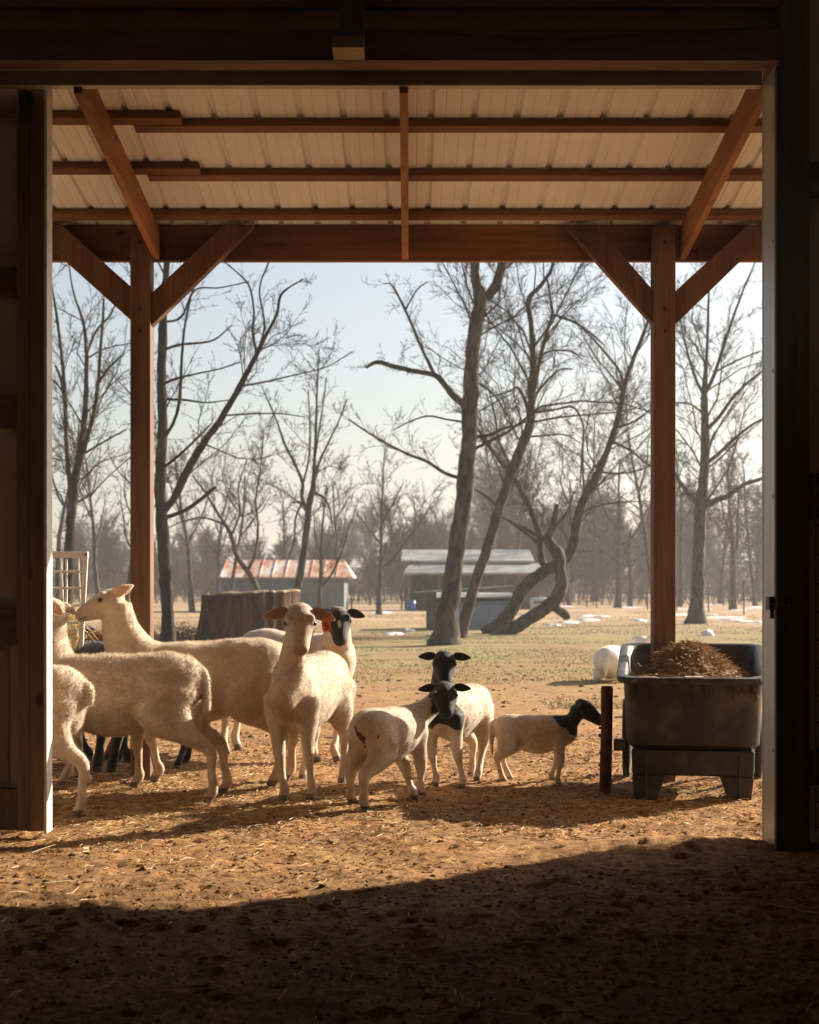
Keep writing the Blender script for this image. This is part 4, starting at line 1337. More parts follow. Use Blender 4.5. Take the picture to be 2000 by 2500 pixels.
def rrect(x0, x1, y0, y1, r, zf, n=6):
    """rounded rectangle ring; zf(y) gives the height"""
    pts = []
    for cx_, cy_, a0 in ((x1 - r, y0 + r, -90), (x1 - r, y1 - r, 0), (x0 + r, y1 - r, 90), (x0 + r, y0 + r, 180)):
        for i in range(n + 1):
            a = R(a0 + 90 * i / n); xx = cx_ + r * math.cos(a); yy = cy_ + r * math.sin(a)
            pts.append(Vector((xx * (1 + .06 * yy / 1.35), yy, zf(yy))))
    return pts


rim = lambda y: .695 + .145 * min(max(y / 1.35, 0), 1)
mk = lambda d: (lambda y: rim(y) + d)
fl_ = lambda z: (lambda y: z)
mix = lambda t: (lambda y: .285 + (rim(y) - .285) * t)
rings = [rrect(-.335, .335, .10, 1.05, .09, fl_(.285)), rrect(-.372, .372, .055, 1.13, .10, fl_(.315)), rrect(-.378, .378, .05, 1.18, .10, mix(.35)), rrect(-.386, .386, .035, 1.28, .10, mix(.90)),
         rrect(-.388, .388, .03, 1.31, .10, mk(-.03)), rrect(-.420, .420, -.012, 1.37, .12, mk(-.034)), rrect(-.428, .428, -.02, 1.38, .125, mk(-.016)), rrect(-.420, .420, -.012, 1.37, .12, mk(.002)),
         rrect(-.385, .385, .035, 1.325, .11, mk(.004)), rrect(-.370, .370, .05, 1.30, .10, mk(-.008)), rrect(-.36, .36, .06, 1.24, .10, mix(.7)), rrect(-.34, .34, .10, 1.12, .09, fl_(.36))]
m = MB(); m.rings(rings, True, True); o = m.build("tub", plastic, cart, True); o.modifiers.new("es", 'EDGE_SPLIT').split_angle = R(50)
# lower skirt with two moulded legs at the near end
m = MB()
yn, yf = .085, .34
m.add([(-.345, yn, .285), (.345, yn, .285), (.335, yf, .285), (-.335, yf, .285), (-.340, yn + .01, .135), (.340, yn + .01, .135), (.33, yf, .135), (-.33, yf, .135)],
      [(0, 1, 5, 4), (1, 2, 6, 5), (2, 3, 7, 6), (3, 0, 4, 7), (0, 3, 2, 1), (4, 5, 6, 7)])
m.build("skirt", plastic, cart, bevel=.012)
for sx in (-1, 1):
    m = MB()
    a = [(.341, .098, .137), (.341, .335, .137), (.150, .335, .137), (.150, .098, .137)]
    b_ = [(.325, .088, -.005), (.325, .28, -.005), (.200, .28, -.005), (.200, .088, -.005)]
    m.add([(sx * x, y, z) for x, y, z in a + b_], [(0, 1, 2, 3), (7, 6, 5, 4), (0, 4, 5, 1), (1, 5, 6, 2), (2, 6, 7, 3), (3, 7, 4, 0)])
    m.box(sx * .262 - .006, sx * .262 + .006, .075, .088, .0, .25)
    o = m.build("leg", plastic, cart, bevel=.010)
    bm = bmesh.new(); bm.from_mesh(o.data); bmesh.ops.recalc_face_normals(bm, faces=bm.faces); bm.to_mesh(o.data); bm.free()
m = MB(); m.box(-.006, .006, .072, .082, .14, .27); m.box(-.30, .30, .070, .082, .262, .280); m.build("skirt_rib", plastic, cart)
# brackets under the near lip
for xg in (-.345, -.235, 0.0, .075, .235, .345):
    m = MB(); m.add([(xg - .006, .045, .655), (xg + .006, .045, .655), (xg - .006, -.008, .655), (xg + .006, -.008, .655), (xg - .006, .045, .56), (xg + .006, .045, .56)],
                    [(0, 1, 3, 2), (2, 3, 5, 4), (0, 2, 4), (1, 5, 3), (0, 4, 5, 1)]); m.build("bracket", plastic, cart)
m = MB(); m.box(-.045, .055, -.026, .03, .699, .707); m.build("handle_clip", white_metal, cart, bevel=.002)
# wheels
for sx in (-1, 1):
    wr = .255; cx_ = sx * .402; cy_ = 1.06
    rg2 = []
    for dr, dx in ((-.025, -.020), (0, -.022), (.012, 0), (0, .022), (-.025, .020), (-.035, 0)):
        rg2.append([Vector((cx_ + dx, cy_ + (wr + dr - .012) * math.cos(a), wr + (wr + dr - .012) * math.sin(a))) for a in np.linspace(0, 2 * math.pi, 28, endpoint=False)])
    wl = empty("wheel"); wl.parent = cart
    m = MB(); m.rings(rg2 + [rg2[0]], False, False); m.build("tyre", rubber_m, wl, True)
    m = MB()
    m.rings([[Vector((cx_ + dx, cy_ + r_ * math.cos(a), wr + r_ * math.sin(a))) for a in np.linspace(0, 2 * math.pi, 28, endpoint=False)] for r_, dx in ((wr - .036, -.018), (wr - .050, -.018), (wr - .050, .018), (wr - .036, .018))], False, False)
    for k in range(12):
        a = k * math.pi / 6; m.tube([(cx_ + .012 * (-1) ** k, cy_ + .02 * math.cos(a), wr + .02 * math.sin(a)), (cx_, cy_ + (wr - .05) * math.cos(a), wr + (wr - .05) * math.sin(a))], .003, 5)
    m.tube([(cx_ - .025, cy_, wr), (cx_ + .025, cy_, wr)], .025, 12)
    m.build("rim", trim_metal, wl)
m = MB(); m.tube([(-.42, 1.06, .255), (.42, 1.06, .255)], .011, 8); m.build("axle", dark_metal, cart)
m = MB(); m.box(-.445, -.382, .10, .18, .27, .335); m.build("side_lug", plastic, cart, bevel=.006)
# heap in the cart
heap = empty("dung_heap", (CART.x + .62 * math.sin(R(10)), CART.y + .62 * math.cos(R(10)), gz(CART.x, CART.y)), R(-10))
tag(heap, "heap of brown dung and straw filling the black cart", "dung heap")
hv, hf = [], []
nx_, ny_ = 60, 60


def heap_z(u, v):
    r2 = (u / 1.0) ** 2 + (v / 1.05) ** 2
    return .660 + .205 * math.exp(-1.9 * (u + .06) ** 2 - 1.4 * v * v) - .035 * r2 + .028 * mnoise.noise(Vector((u * 5, v * 5, 2))) + .02 * mnoise.noise(Vector((u * 12, v * 12, 5)))


for j in range(ny_ + 1):
    for i in range(nx_ + 1):
        u = -1 + 2 * i / nx_; v = -1 + 2 * j / ny_
        hv.append((u * .352, v * .55, heap_z(u, v)))
for j in range(ny_):
    for i in range(nx_):
        a = j * (nx_ + 1) + i; hf.append((a, a + 1, a + nx_ + 2, a + nx_ + 1))
hm = mesh_obj("dung", hv, hf, clod_m, heap, True)
n = 9000
uu = np.clip(rg.normal(size=n) * .5, -1, 1); vv = np.clip(rg.normal(size=n) * .5, -1, 1)
zz = np.array([heap_z(a, b) for a, b in zip(uu, vv)])
a = rg.uniform(0, 6.28, n); l = rg.uniform(.012, .075, n)
o = tri_blades("straw", np.stack([uu * .352, vv * .55, zz + .002], 1), np.stack([np.cos(a) * l, np.sin(a) * l, rg.normal(size=n) * l * .20 + .003], 1), rg.uniform(.002, .0042, n), straw_d)
o.parent = heap

n = 70
uu = rg.uniform(-.95, .95, n); l = rg.uniform(.03, .09, n)
o = tri_blades("loose_straw", np.stack([uu * .352, -.60 + rg.normal(size=n) * .05, .70 + rg.uniform(0, .02, n)], 1), np.stack([rg.normal(size=n) * l, rg.normal(size=n) * l * .6 - .01, rg.normal(size=n) * l * .25], 1), rg.uniform(.002, .0032, n), straw_d)
o.parent = heap
# rusty post stub in the yard
c = G(1478, 1932)
m = MB(); pts = [(0, 0, -.1), (.002, 0, .1), (.008, 0, .35), (.010, 0, .615), (.010, 0, .63)]
m.tube(pts, [.037, .036, .034, .036, .031], 14)
for k in range(26):
    a = random.uniform(0, 6.28); z = random.uniform(.02, .5); m.box(-.006, .006, -.006, .006, -.008, .008, Matrix.Translation((.0335 * math.cos(a), .0335 * math.sin(a), z)) @ Matrix.Rotation(a, 4, 'Z'))
o = m.build("post_stub", rust_m, None); o.location = (c.x, c.y, gz(c.x, c.y)); tag(o, "short rust flaked post standing in the dirt beside the cart", "post")

# ------------------------------------------------------------------ hay rack
FY = 9.95
fx0, fx1 = P(70, 0, FY).x, P(216, 0, FY).x
rack = empty("hay_rack", ((fx0 + fx1) / 2, FY, 0)); tag(rack, "white metal hay rack with wire bars at the left edge of the doorway", "hay rack")
inv = Matrix.Translation(-rack.location)
zt_ = lambda py: EYE - (py - HOR) * FY / F
m = MB(); m.box(fx0, fx1, FY - .02, FY + .015, zt_(1362), zt_(1347)); m.build("top_bar", white_metal, rack, bevel=.004, inv=inv)
for xa, xb in ((fx1 - .018, fx1 - .075), (fx0 + .018, fx0 + .075)):
    m = MB(); m.bar((xa, FY, zt_(1362)), (xb, FY, .35), .030, .02, (0, 1, 0)); m.build("side_bar", white_metal, rack, inv=inv)
for py, ins in ((1396, .025), (1436, .04), (1478, .052), (1520, .06)):
    m = MB(); m.tube([(fx0 + ins, FY - .015, zt_(py)), (fx1 - ins, FY - .015, zt_(py))], .008, 8); m.build("wire_bar", white_metal, rack, inv=inv)
for px in (120, 163): m = MB(); m.tube([(P(px, 0, FY).x, FY - .005, zt_(1364)), (P(px, 0, FY).x + .0, FY - .005, .5)], .007, 8); m.build("upright_bar", white_metal, rack, inv=inv)
for px in (105, 150, 192): m = MB(); m.tube([(P(px, 0, FY).x, FY, zt_(1360)), (P(px - 10, 0, FY).x, FY + .22, .9)], .004, 6); m.build("back_wire", white_metal, rack, inv=inv)
m = MB()
for z in (.38, .62): m.bar((fx0 + .07, FY + .1, z), (fx1 - .07, FY + .1, z), .02, .02)
for xa in (fx0 + .075, fx1 - .075): m.bar((xa, FY + .1, 0), (xa, FY + .1, .65), .03, .03, (0, 1, 0))
m.build("stand", white_metal, rack, inv=inv)
for px in (84, 209):
    m = MB(); c = P(px, 1354, FY - .022); m.tube([c, c - Vector((0, .006, 0))], .008, 8); m.build("bolt", dark_metal, rack, inv=inv)
n = 1700
p = np.stack([rg.uniform(fx0 + .03, fx1 - .06, n), FY + rg.uniform(.0, .2, n), rg.uniform(.55, 1.08, n)], 1)
p[:, 0] += rg.normal(size=n) * .02
d = rg.normal(size=(n, 3)) * np.array([.07, .04, .07]); d[:, 2] -= .03
o = tri_blades("hay", p, d, rg.uniform(.002, .004, n), straw_m); tag(o, "loose hay stuffed in the white hay rack", "hay", kind='stuff')
#@@SHEEP
# ------------------------------------------------------------------ sheep
WHITE = np.array((0.60, 0.51, 0.41)); CREAM = np.array((0.57, 0.465, 0.345)); BLACK = np.array((0.013, 0.011, 0.010))
HOOF = np.array((0.075, 0.05, 0.035)); PINK = np.array((0.66, 0.36, 0.27)); DIRT = np.array((0.40, 0.24, 0.13)); BROWN = np.array((0.30, 0.12, 0.05))


def ell_loft(mb, C, W, H, wd, hd, n=14):
    rings = []
    for c, a, b, wv, hv_ in zip(C, W, H, wd, hd):
        rings.append([Vector(c) + Vector(wv) * (a * math.cos(2 * math.pi * k / n)) + Vector(hv_) * (b * math.sin(2 * math.pi * k / n)) for k in range(n)])
    mb.rings(rings)


def limb(mb, pts, rads, n=10, k=4):
    a = crom(np.column_stack([np.array([list(p) for p in pts]), rads]), k)
    mb.tube([Vector(p[:3]) for p in a], list(np.clip(a[:, 3], .004, None)), n)


def lap_smooth(V, E, it, w):
    n = len(V)
    deg = np.bincount(E.ravel(), minlength=n).astype(float)[:, None]
    for _ in range(it):
        S = np.zeros_like(V)
        for k in range(3):
            S[:, k] = np.bincount(E[:, 0], V[E[:, 1], k], n) + np.bincount(E[:, 1], V[E[:, 0], k], n)
        V = V + (S / np.maximum(deg, 1) - V) * w
    return V


def union(mb, voxel, it, wfun=None, it2=36):
    """weld overlapping volumes into one continuous skin"""
    me = bpy.data.meshes.new("tmp"); me.from_pydata([tuple(v) for v in mb.v], [], mb.f)
    bm = bmesh.new(); bm.from_mesh(me); bmesh.ops.recalc_face_normals(bm, faces=bm.faces); bm.to_mesh(me); bm.free()
    o = bpy.data.objects.new("tmp", me); COL.objects.link(o)
    md = o.modifiers.new("r", 'REMESH'); md.mode = 'VOXEL'; md.voxel_size = voxel
    dg = bpy.context.evaluated_depsgraph_get(); ev = o.evaluated_get(dg)
    m2 = bpy.data.meshes.new_from_object(ev)
    bpy.data.objects.remove(o); bpy.data.meshes.remove(me)
    V = np.empty(len(m2.vertices) * 3); m2.vertices.foreach_get("co", V); V = V.reshape(-1, 3)
    E = np.empty(len(m2.edges) * 2, dtype=np.int64); m2.edges.foreach_get("vertices", E); E = E.reshape(-1, 2)
    wt = wfun(V)[:, None] if wfun else 0.0
    V = lap_smooth(V, E, it, 0.5)
    if wfun: V = lap_smooth(V, E, it2, 0.55 * wt)
    nf = len(m2.polygons)
    Q = np.empty(len(m2.loops), dtype=np.int64); m2.loops.foreach_get("vertex_index", Q)
    Q = Q.reshape(nf, -1)
    bpy.data.meshes.remove(m2)
    return V, Q, E


def vnormals(V, Q):
    n = np.cross(V[Q[:, 2]] - V[Q[:, 0]], V[Q[:, 3]] - V[Q[:, 1]])
    N_ = np.zeros_like(V)
    for k in range(4):
        for c in range(3): N_[:, c] += np.bincount(Q[:, k], n[:, c], len(V))
    return N_ / (np.linalg.norm(N_, axis=1)[:, None] + 1e-12), np.linalg.norm(n, axis=1) / 2, n


def ear_mesh(base, tip, wide, nrm, cup, inner, outer, nl=9, nw=7):
    """leaf shaped cupped ear; returns V, Q, colours"""
    base, tip, nrm = np.array(base), np.array(tip), np.array(nrm)
    ax = tip - base; L = np.linalg.norm(ax); ax = ax / L
    nrm = unit(nrm - ax * (nrm @ ax)); wv = np.cross(ax, nrm)
    V, C = [], []
    for side, off in ((1, .006), (-1, -.002)):
        for i in range(nl + 1):
            t = i / nl; wd = wide * (math.sin(math.pi * min(1, (t * .86 + .12)) ** .85) ** .75) * (1 if t < .95 else .6)
            wd = max(wd, .004)
            if t < .2: wd = max(wd, wide * .42)
            for j in range(nw):
                s = -1 + 2 * j / (nw - 1)
                edge = 1 if abs(s) < .99 and i < nl else 0.1
                p = base + ax * (t * L) + wv * (s * wd) + nrm * (cup * s * s * (wd / wide) - cup * .5 + off * edge * (1 - t * .4)) - np.array([0, 0, .012 * t * t])
                V.append(p); C.append(inner if (side == 1 and abs(s) < .8 and t < .93) else outer)
    Q = []
    m = (nl + 1) * nw
    for i in range(nl):
        for j in range(nw - 1):
            a = i * nw + j
            Q.append((a, a + 1, a + nw + 1, a + nw)); Q.append((m + a, m + a + nw, m + a + nw + 1, m + a + 1))
    for i in range(nl):
        for j in (0, nw - 1):
            a = i * nw + j; q = (a, a + nw, m + a + nw, m + a); Q.append(q if j == 0 else q[::-1])
    for j in range(nw - 1):
        a = nl * nw + j; Q.append((a, a + 1, m + a + 1, m + a))
    return np.array(V), np.array(Q), np.array(C)


def make_sheep(label, name, yaw, feet, s, poll, hdir, colour, roll=0.0, hs=1.0, tail=None, fur=(15000, .016), ears=None, fat=1.0, centre=None, lying=False,
               seed=0, voxel=.0085, leg=1.0, neck_r=1.0, ear_in=PINK, face=True, ear_tag=False, group="flock of hair sheep", back=0.0, ear_len=.13, hw=1.0):
    """feet: world xy of (front left, front right, hind left, hind right). poll: world point of the top of the head base. hdir: world direction of the muzzle"""
    rg = np.random.default_rng(900 + seed)
    fx, fy = math.cos(yaw), math.sin(yaw)
    f3 = [Vector((f[0], f[1], 0)) for f in feet]
    if centre is None:
        c = (f3[0] + f3[1] + f3[2] + f3[3]) / 4 + Vector((fx, fy, 0)) * .035 * s
    else:
        c = Vector((centre[0], centre[1], 0))
    zg = gz(c.x, c.y) - .006
    root = empty(name, (c.x, c.y, zg), yaw)
    tag(root, label, name if name == 'lamb' else "sheep", group)
    inv = root.matrix_basis.inverted() if False else (Matrix.Translation((c.x, c.y, zg)) @ Matrix.Rotation(yaw, 4, 'Z')).inverted()
    lf = [inv @ Vector((p.x, p.y, zg)) for p in f3]
    pl = inv @ Vector(poll)
    hd = (Matrix.Rotation(-yaw, 3, 'Z') @ Vector(hdir)).normalized()
    mb = MB()
    Z = (lambda v: v * s) if not lying else (lambda v: (v - .34) * s)
    # trunk
    st = [(-.515, .665, .05, .07), (-.475, .655, .115, .125), (-.40, .645, .158, .168), (-.30, .635, .176, .184), (-.16, .615, .184, .196), (.0, .595, .196, .212),
          (.14, .592, .190, .212), (.26, .605, .168, .200), (.36, .625, .138, .172), (.44, .64, .098, .130), (.485, .65, .05, .07)]
    xs_ = [a[0] for a in st]
    C = [Vector((a[0] * s, 0, Z(a[1] + back * (a[0] + .2)))) for a in st]
    ell_loft(mb, C, [a[2] * s * fat for a in st], [a[3] * s * (1 if fat <= 1 else 1 + (fat - 1) * .5) for a in st], [(0, 1, 0)] * len(st), [(0, 0, 1)] * len(st), 20)
    # neck
    chest = Vector((.30 * s, 0, Z(.66)))
    hu = Vector((0, 0, 1)); side = hu.cross(hd)
    if side.length < .1: side = Vector((0, 1, 0))
    side.normalize(); up = hd.cross(side).normalized()
    if roll:
        M3 = Matrix.Rotation(roll, 3, hd); side = M3 @ side; up = M3 @ up
    H = .262 * hs
    nb = pl - up * (.045 * hs) + hd * (.01 * hs)
    mid = chest.lerp(nb, .5) + Vector((.035 * s, 0, -.015 * s))
    limb(mb, [Vector((.20 * s, 0, Z(.63))), chest, mid, nb], [.15 * s, .138 * s * neck_r, .090 * s * neck_r, .068 * hs * neck_r], 14)
    # brisket
    limb(mb, [Vector((.30 * s, 0, Z(.52))), Vector((.40 * s, 0, Z(.56))), Vector((.43 * s, 0, Z(.66)))], [.10 * s, .085 * s, .06 * s], 12)
    # head
    hst = [(-.035, -.012, .046, .036), (.0, -.02, .074, .060), (.045, -.026, .083, .072), (.085, -.032, .083, .074), (.13, -.038, .071, .066), (.17, -.043, .059, .055),
           (.205, -.048, .051, .047), (.232, -.053, .046, .041), (.250, -.058, .034, .030), (.258, -.060, .014, .014)]
    HC = [pl + hd * (a[0] * hs) + up * (a[1] * hs) for a in hst]
    ell_loft(mb, HC, [a[2] * hs * hw for a in hst], [a[3] * hs for a in hst], [side] * len(hst), [up] * len(hst), 16)
    for sg in (-1, 1):   # brow ridges
        b = pl + hd * (.072 * hs) + up * (.022 * hs) + side * (sg * .058 * hs * hw)
        limb(mb, [b - hd * .02 * hs, b, b + hd * .022 * hs], [.014 * hs, .024 * hs, .012 * hs], 8)
    # legs
    spec = []
    for i, p in enumerate(lf):
        sg = 1 if i % 2 == 0 else -1
        front = i < 2
        if lying:
            x0 = (.30 if front else -.30) * s
            q = [Vector((x0, sg * .12 * s, .14 * s)), Vector((x0 + .16 * s, sg * .16 * s, .08 * s)), Vector((x0 + .02 * s, sg * .19 * s, .035 * s)), Vector((x0 + (.12 if not front else -.06) * s, sg * .2 * s, .03 * s))]
            limb(mb, q, [.09 * s, .06 * s, .03 * s, .028 * s], 10); continue
        fz = 0.0
        foot = Vector((p.x, p.y, fz))
        k = s * leg
        if front:
            top = Vector((.285 * s, sg * .105 * s * fat, Z(.60)))
            elb = Vector((.27 * s, sg * .112 * s * fat, Z(.46)))
            hub = foot + Vector((-.02 * s, 0, 0))
            kn = elb.lerp(hub, .50) + Vector((.022 * s, 0, 0)); kn.z = .255 * s
            bk = elb.lerp(hub, .64); bk.z = .195 * s; bk.x += .010 * s
            ft = hub.copy(); ft.z = .075 * s; ft.x -= .004 * s
            pts = [top, elb, elb.lerp(kn, .5) + Vector((.002, 0, 0)), kn, bk, hub.lerp(bk, .45) + Vector((0, 0, .03 * s)), ft, foot + Vector((0, 0, .035 * s)), foot + Vector((.010 * s, 0, .004 * s))]
            rd = [.092 * s, .070 * s, .044 * k, .0365 * k, .0245 * k, .0225 * k, .030 * k, .0265 * k, .033 * k]
        else:
            top = Vector((-.34 * s, sg * .072 * s * fat, Z(.63)))
            sti = Vector((-.255 * s, sg * .125 * s * fat, Z(.47)))
            hub = foot + Vector((-.025 * s, 0, 0))
            ho = top.lerp(hub, .62) + Vector((-.075 * s, 0, 0)); ho.z = .285 * s
            ga = sti.lerp(ho, .55) + Vector((-.02 * s, 0, 0))
            can = ho.lerp(hub, .45); can.z = .18 * s
            ft = hub.copy(); ft.z = .08 * s
            pts = [top, sti, ga, ho, can, ft, foot + Vector((0, 0, .035 * s)), foot + Vector((.012 * s, 0, .004 * s))]
            rd = [.118 * s, .092 * s, .057 * k, .038 * k, .025 * k, .030 * k, .0275 * k, .032 * k]
            limb(mb, [Vector((-.40 * s, sg * .07 * s, Z(.62))), Vector((-.385 * s, sg * .095 * s * fat, Z(.50))), ga.lerp(ho, .3)], [.105 * s, .082 * s, .045 * k], 10)
        limb(mb, pts, rd, 10)
        spec.append(pts)
    # belly sac and udder line
    if not lying:
        limb(mb, [Vector((-.22 * s, 0, Z(.50))), Vector((0, 0, Z(.475))), Vector((.2 * s, 0, Z(.49)))], [.10 * s, .135 * s * fat, .11 * s], 12)
    if tail:
        a, ln, r_ = tail
        limb(mb, [Vector((-.47 * s, 0, Z(.72))), Vector((-.525 * s, 0, Z(.68))), Vector(((-.535 - a) * s, .0, Z(.68 - ln * .55))), Vector(((-.525 - a) * s, .01, Z(.68 - ln)))], [.045 * s, .034 * s, r_ * s, r_ * .55 * s], 8)
    else:
        limb(mb, [Vector((-.47 * s, 0, Z(.72))), Vector((-.53 * s, 0, Z(.68))), Vector((-.535 * s, 0, Z(.60)))], [.045 * s, .034 * s, .02 * s], 8)
    pln = np.array(pl)

    def trunkness(V):
        a = np.clip((V[:, 2] - .36 * s) / (.10 * s), 0, 1) if not lying else np.ones(len(V))
        return a * (V[:, 0] > -.505 * s) * np.clip((np.linalg.norm(V - pln, axis=1) - .20 * hs) / (.12 * hs), 0, 1)
    V, Q, E = union(mb, voxel, 5, trunkness)
    Nn, _, _ = vnormals(V, Q)
    # soft lumpy relief of muscle and fleece
    t = np.array([mnoise.noise(Vector(p) * (5.5 / s) + Vector((seed * 3.1, 0, 0))) for p in V])
    t2 = np.array([mnoise.noise(Vector(p) * (15 / s) + Vector((0, seed, 0))) for p in V])
    hp = (V - np.array(pl)) @ np.array([list(hd), list(side), list(up)]).T / hs      # head coordinates
    inhead = np.clip((hp[:, 0] + .05) / .06, 0, 1) * (np.linalg.norm(V - np.array(pl), axis=1) < .33 * hs)
    low = np.clip((V[:, 2] - .33 * s) / (.12 * s), 0, 1) if not lying else 1.0
    V = V + Nn * ((t * .011 + t2 * .005) * s * (1 - inhead) * low)[:, None]
    V[:, 2] = np.maximum(V[:, 2], -.004)
    # eye sockets, nostrils and mouth pressed into the face
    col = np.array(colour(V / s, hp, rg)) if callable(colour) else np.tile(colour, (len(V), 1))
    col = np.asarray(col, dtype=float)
    if not lying:
        hoof = (V[:, 2] < .042 * s)
        col[hoof] = col[hoof] * .15 + HOOF * .85
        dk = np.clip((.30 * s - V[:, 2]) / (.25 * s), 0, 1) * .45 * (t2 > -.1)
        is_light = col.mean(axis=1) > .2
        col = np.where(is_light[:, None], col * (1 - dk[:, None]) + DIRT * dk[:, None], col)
    for sg in (-1, 1):
        d = np.linalg.norm(hp - np.array([.244, sg * .021, -.044]), axis=1)
        dn = np.exp(-(d / .012) ** 2)
        V = V - Nn * (dn * .006 * hs)[:, None]
        col = col * (1 - .8 * dn[:, None]) + np.array([.10, .05, .04]) * (.8 * dn[:, None])
    for sg in (-1, 1):   # lids and the dark corner under each eye
        ec = np.array([.086, sg * .0725 * hw, -.004])
        de = np.linalg.norm((hp - ec) * np.array([.8, 1, 1.15]), axis=1)
        V = V + Nn * (np.exp(-((de - .019) / .006) ** 2) * .0035 * hs)[:, None]
        dk_ = np.exp(-(de / .021) ** 2) * .7
        col = np.where((col.mean(axis=1) > .1)[:, None], col * (1 - dk_[:, None]) + np.array([.14, .085, .06]) * dk_[:, None], col)
        ch = np.exp(-(np.linalg.norm((hp - np.array([.15, sg * .05 * hw, -.05])) * np.array([.7, 1, .8]), axis=1) / .026) ** 2)
        V = V - Nn * (ch * .006 * hs)[:, None]
    mouth = (np.abs(hp[:, 2] + .076 + .10 * (hp[:, 0] - .24)) < .0045) & (hp[:, 0] > .19) & (np.abs(hp[:, 1]) < .06)
    V = V - Nn * (mouth * .004 * hs)[:, None]
    col[mouth] = col[mouth] * .35
    nose = np.clip((hp[:, 0] - .222) / .02, 0, 1) * (hp[:, 2] > -.068) * .55 * (np.linalg.norm(V - np.array(pl), axis=1) < .33 * hs)
    col = np.where((col.mean(axis=1) > .2)[:, None], col * (1 - nose[:, None]) + np.array([.36, .21, .17]) * nose[:, None], col)
    # ears join the body mesh
    blacked = colour(np.array([list(pl)]) / s, np.array([[.02, .05, 0.0]]), rg)[0]
    outer = np.array(blacked); inner = outer * .8 + PINK * .02 if outer.mean() < .1 else (PINK * .55 + outer * .45 if ear_in is PINK else ear_in)
    ears = ears or [(.0, 1.0, .05), (.0, 1.0, .05)]
    for sg, (ef, eo, eu) in zip((1, -1), ears):
        bs = pl + hd * (.012 * hs) + side * (sg * .064 * hs * hw) + up * (.006 * hs)
        tp = bs + (hd * ef + side * (sg * eo) + up * eu).normalized() * (ear_len * hs)
        nrm = Vector((hd.x, hd.y, -.10)) if abs(ef) < .75 else side * sg
        eV, eQ, eC = ear_mesh(bs, tp, .033 * hs * (ear_len / .13), nrm, .016 * hs, inner, outer)
        Q = np.vstack([Q, eQ + len(V)]); V = np.vstack([V, eV]); col = np.vstack([col, eC])
        if ear_tag and sg == 1:
            tagp = bs.lerp(tp, .55) - up * (.012 * hs) + Vector((hd.x, hd.y, 0)).normalized() * .022 - Vector((0, 0, .012))
            TB = MB(); w_, h_ = .025, .070
            pr = [(-w_ * .45, 0), (w_ * .45, 0), (w_, -h_ * .28), (w_, -h_), (-w_, -h_), (-w_, -h_ * .28)]
            ey = Vector((hd.x, hd.y, 0)).normalized(); ez = Vector((0, 0, 1)); ex = ez.cross(ey) * 1.0
            tilt = Matrix.Rotation(R(10), 3, ey)
            ex = tilt @ ex; ez = tilt @ ez
            fr = [tagp + ex * a + ez * b + ey * .003 for a, b in pr]; bk = [p - ey * .003 for p in fr]
            TB.add(fr + bk, [tuple(range(6)), tuple(range(11, 5, -1))] + [(i, i + 6, (i + 1) % 6 + 6, (i + 1) % 6) for i in range(6)])
            tg_ = TB.build("ear_tag", tag_m, root)
            bm = bmesh.new(); bm.from_mesh(tg_.data); bmesh.ops.recalc_face_normals(bm, faces=bm.faces); bm.to_mesh(tg_.data); bm.free()
            tg_['label'] = "orange ear tag printed with a black 5"
            cu = bpy.data.curves.new("digit", 'FONT'); cu.body = "5"; cu.size = .058; cu.align_x = 'CENTER'; cu.extrude = .0008
            fo = bpy.data.objects.new("digit", cu); COL.objects.link(fo)
            me = bpy.data.meshes.new_from_object(fo.evaluated_get(bpy.context.evaluated_depsgraph_get())); bpy.data.objects.remove(fo)
            me.materials.clear(); me.materials.append(ink_m)
            do = bpy.data.objects.new("digit", me); link(do, tg_)
            # face of the tag looks along hd; seen from the front the reading direction is side
            rot = Matrix((ex, ez, ey)).transposed()
            do.matrix_local = Matrix.Translation(tagp + ey * .0038 - ez * .058) @ rot.to_4x4()
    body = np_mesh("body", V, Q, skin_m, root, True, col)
    # eyes
    if face:
        for sg in (-1, 1):
            e = pl + hd * (.086 * hs) + up * (-.004 * hs) + side * (sg * .0725 * hs * hw)
            bm = bmesh.new(); bmesh.ops.create_uvsphere(bm, u_segments=14, v_segments=10, radius=.0135 * hs)
            me = bpy.data.meshes.new("eye"); bm.to_mesh(me); bm.free(); me.materials.append(eye_m)
            me.polygons.foreach_set("use_smooth", [True] * len(me.polygons))
            eo = bpy.data.objects.new("eye", me); eo.location = e; link(eo, root)
    # short coat
    nfur, fl_ = fur
    if nfur:
        Nn, ar, fn = vnormals(V, Q)
        ctr = V[Q].mean(axis=1)
        hpc = np.linalg.norm(ctr - np.array(pl), axis=1)
        wgt = ar * np.where(ctr[:, 2] < .30 * s, .25, 1.0) * np.where((hpc < .30 * hs) & (((ctr - np.array(pl)) @ np.array(hd)) > .01), .35, 1.0)
        nq = len(Q)
        fi = rg.choice(nq, size=nfur, p=wgt / wgt.sum())
        a, b = rg.uniform(0, 1, (2, nfur, 1))
        q = Q[fi]
        p = (V[q[:, 0]] * (1 - a) + V[q[:, 1]] * a) * (1 - b) + (V[q[:, 3]] * (1 - a) + V[q[:, 2]] * a) * b
        nn = unit_rows(fn[fi])
        flow = np.tile(np.array([-.75, 0, -.65]), (nfur, 1)); flow -= nn * np.sum(flow * nn, 1)[:, None]
        short = np.where((p[:, 2] < .30 * s) | (np.linalg.norm(p - np.array(pl), axis=1) < .30 * hs) & (((p - np.array(pl)) @ np.array(hd)) > -.02), .40, 1.0)
        cl = vnoise(p[:, 0] * 30 + 7, p[:, 2] * 30 + p[:, 1] * 17, 21)[:, None]
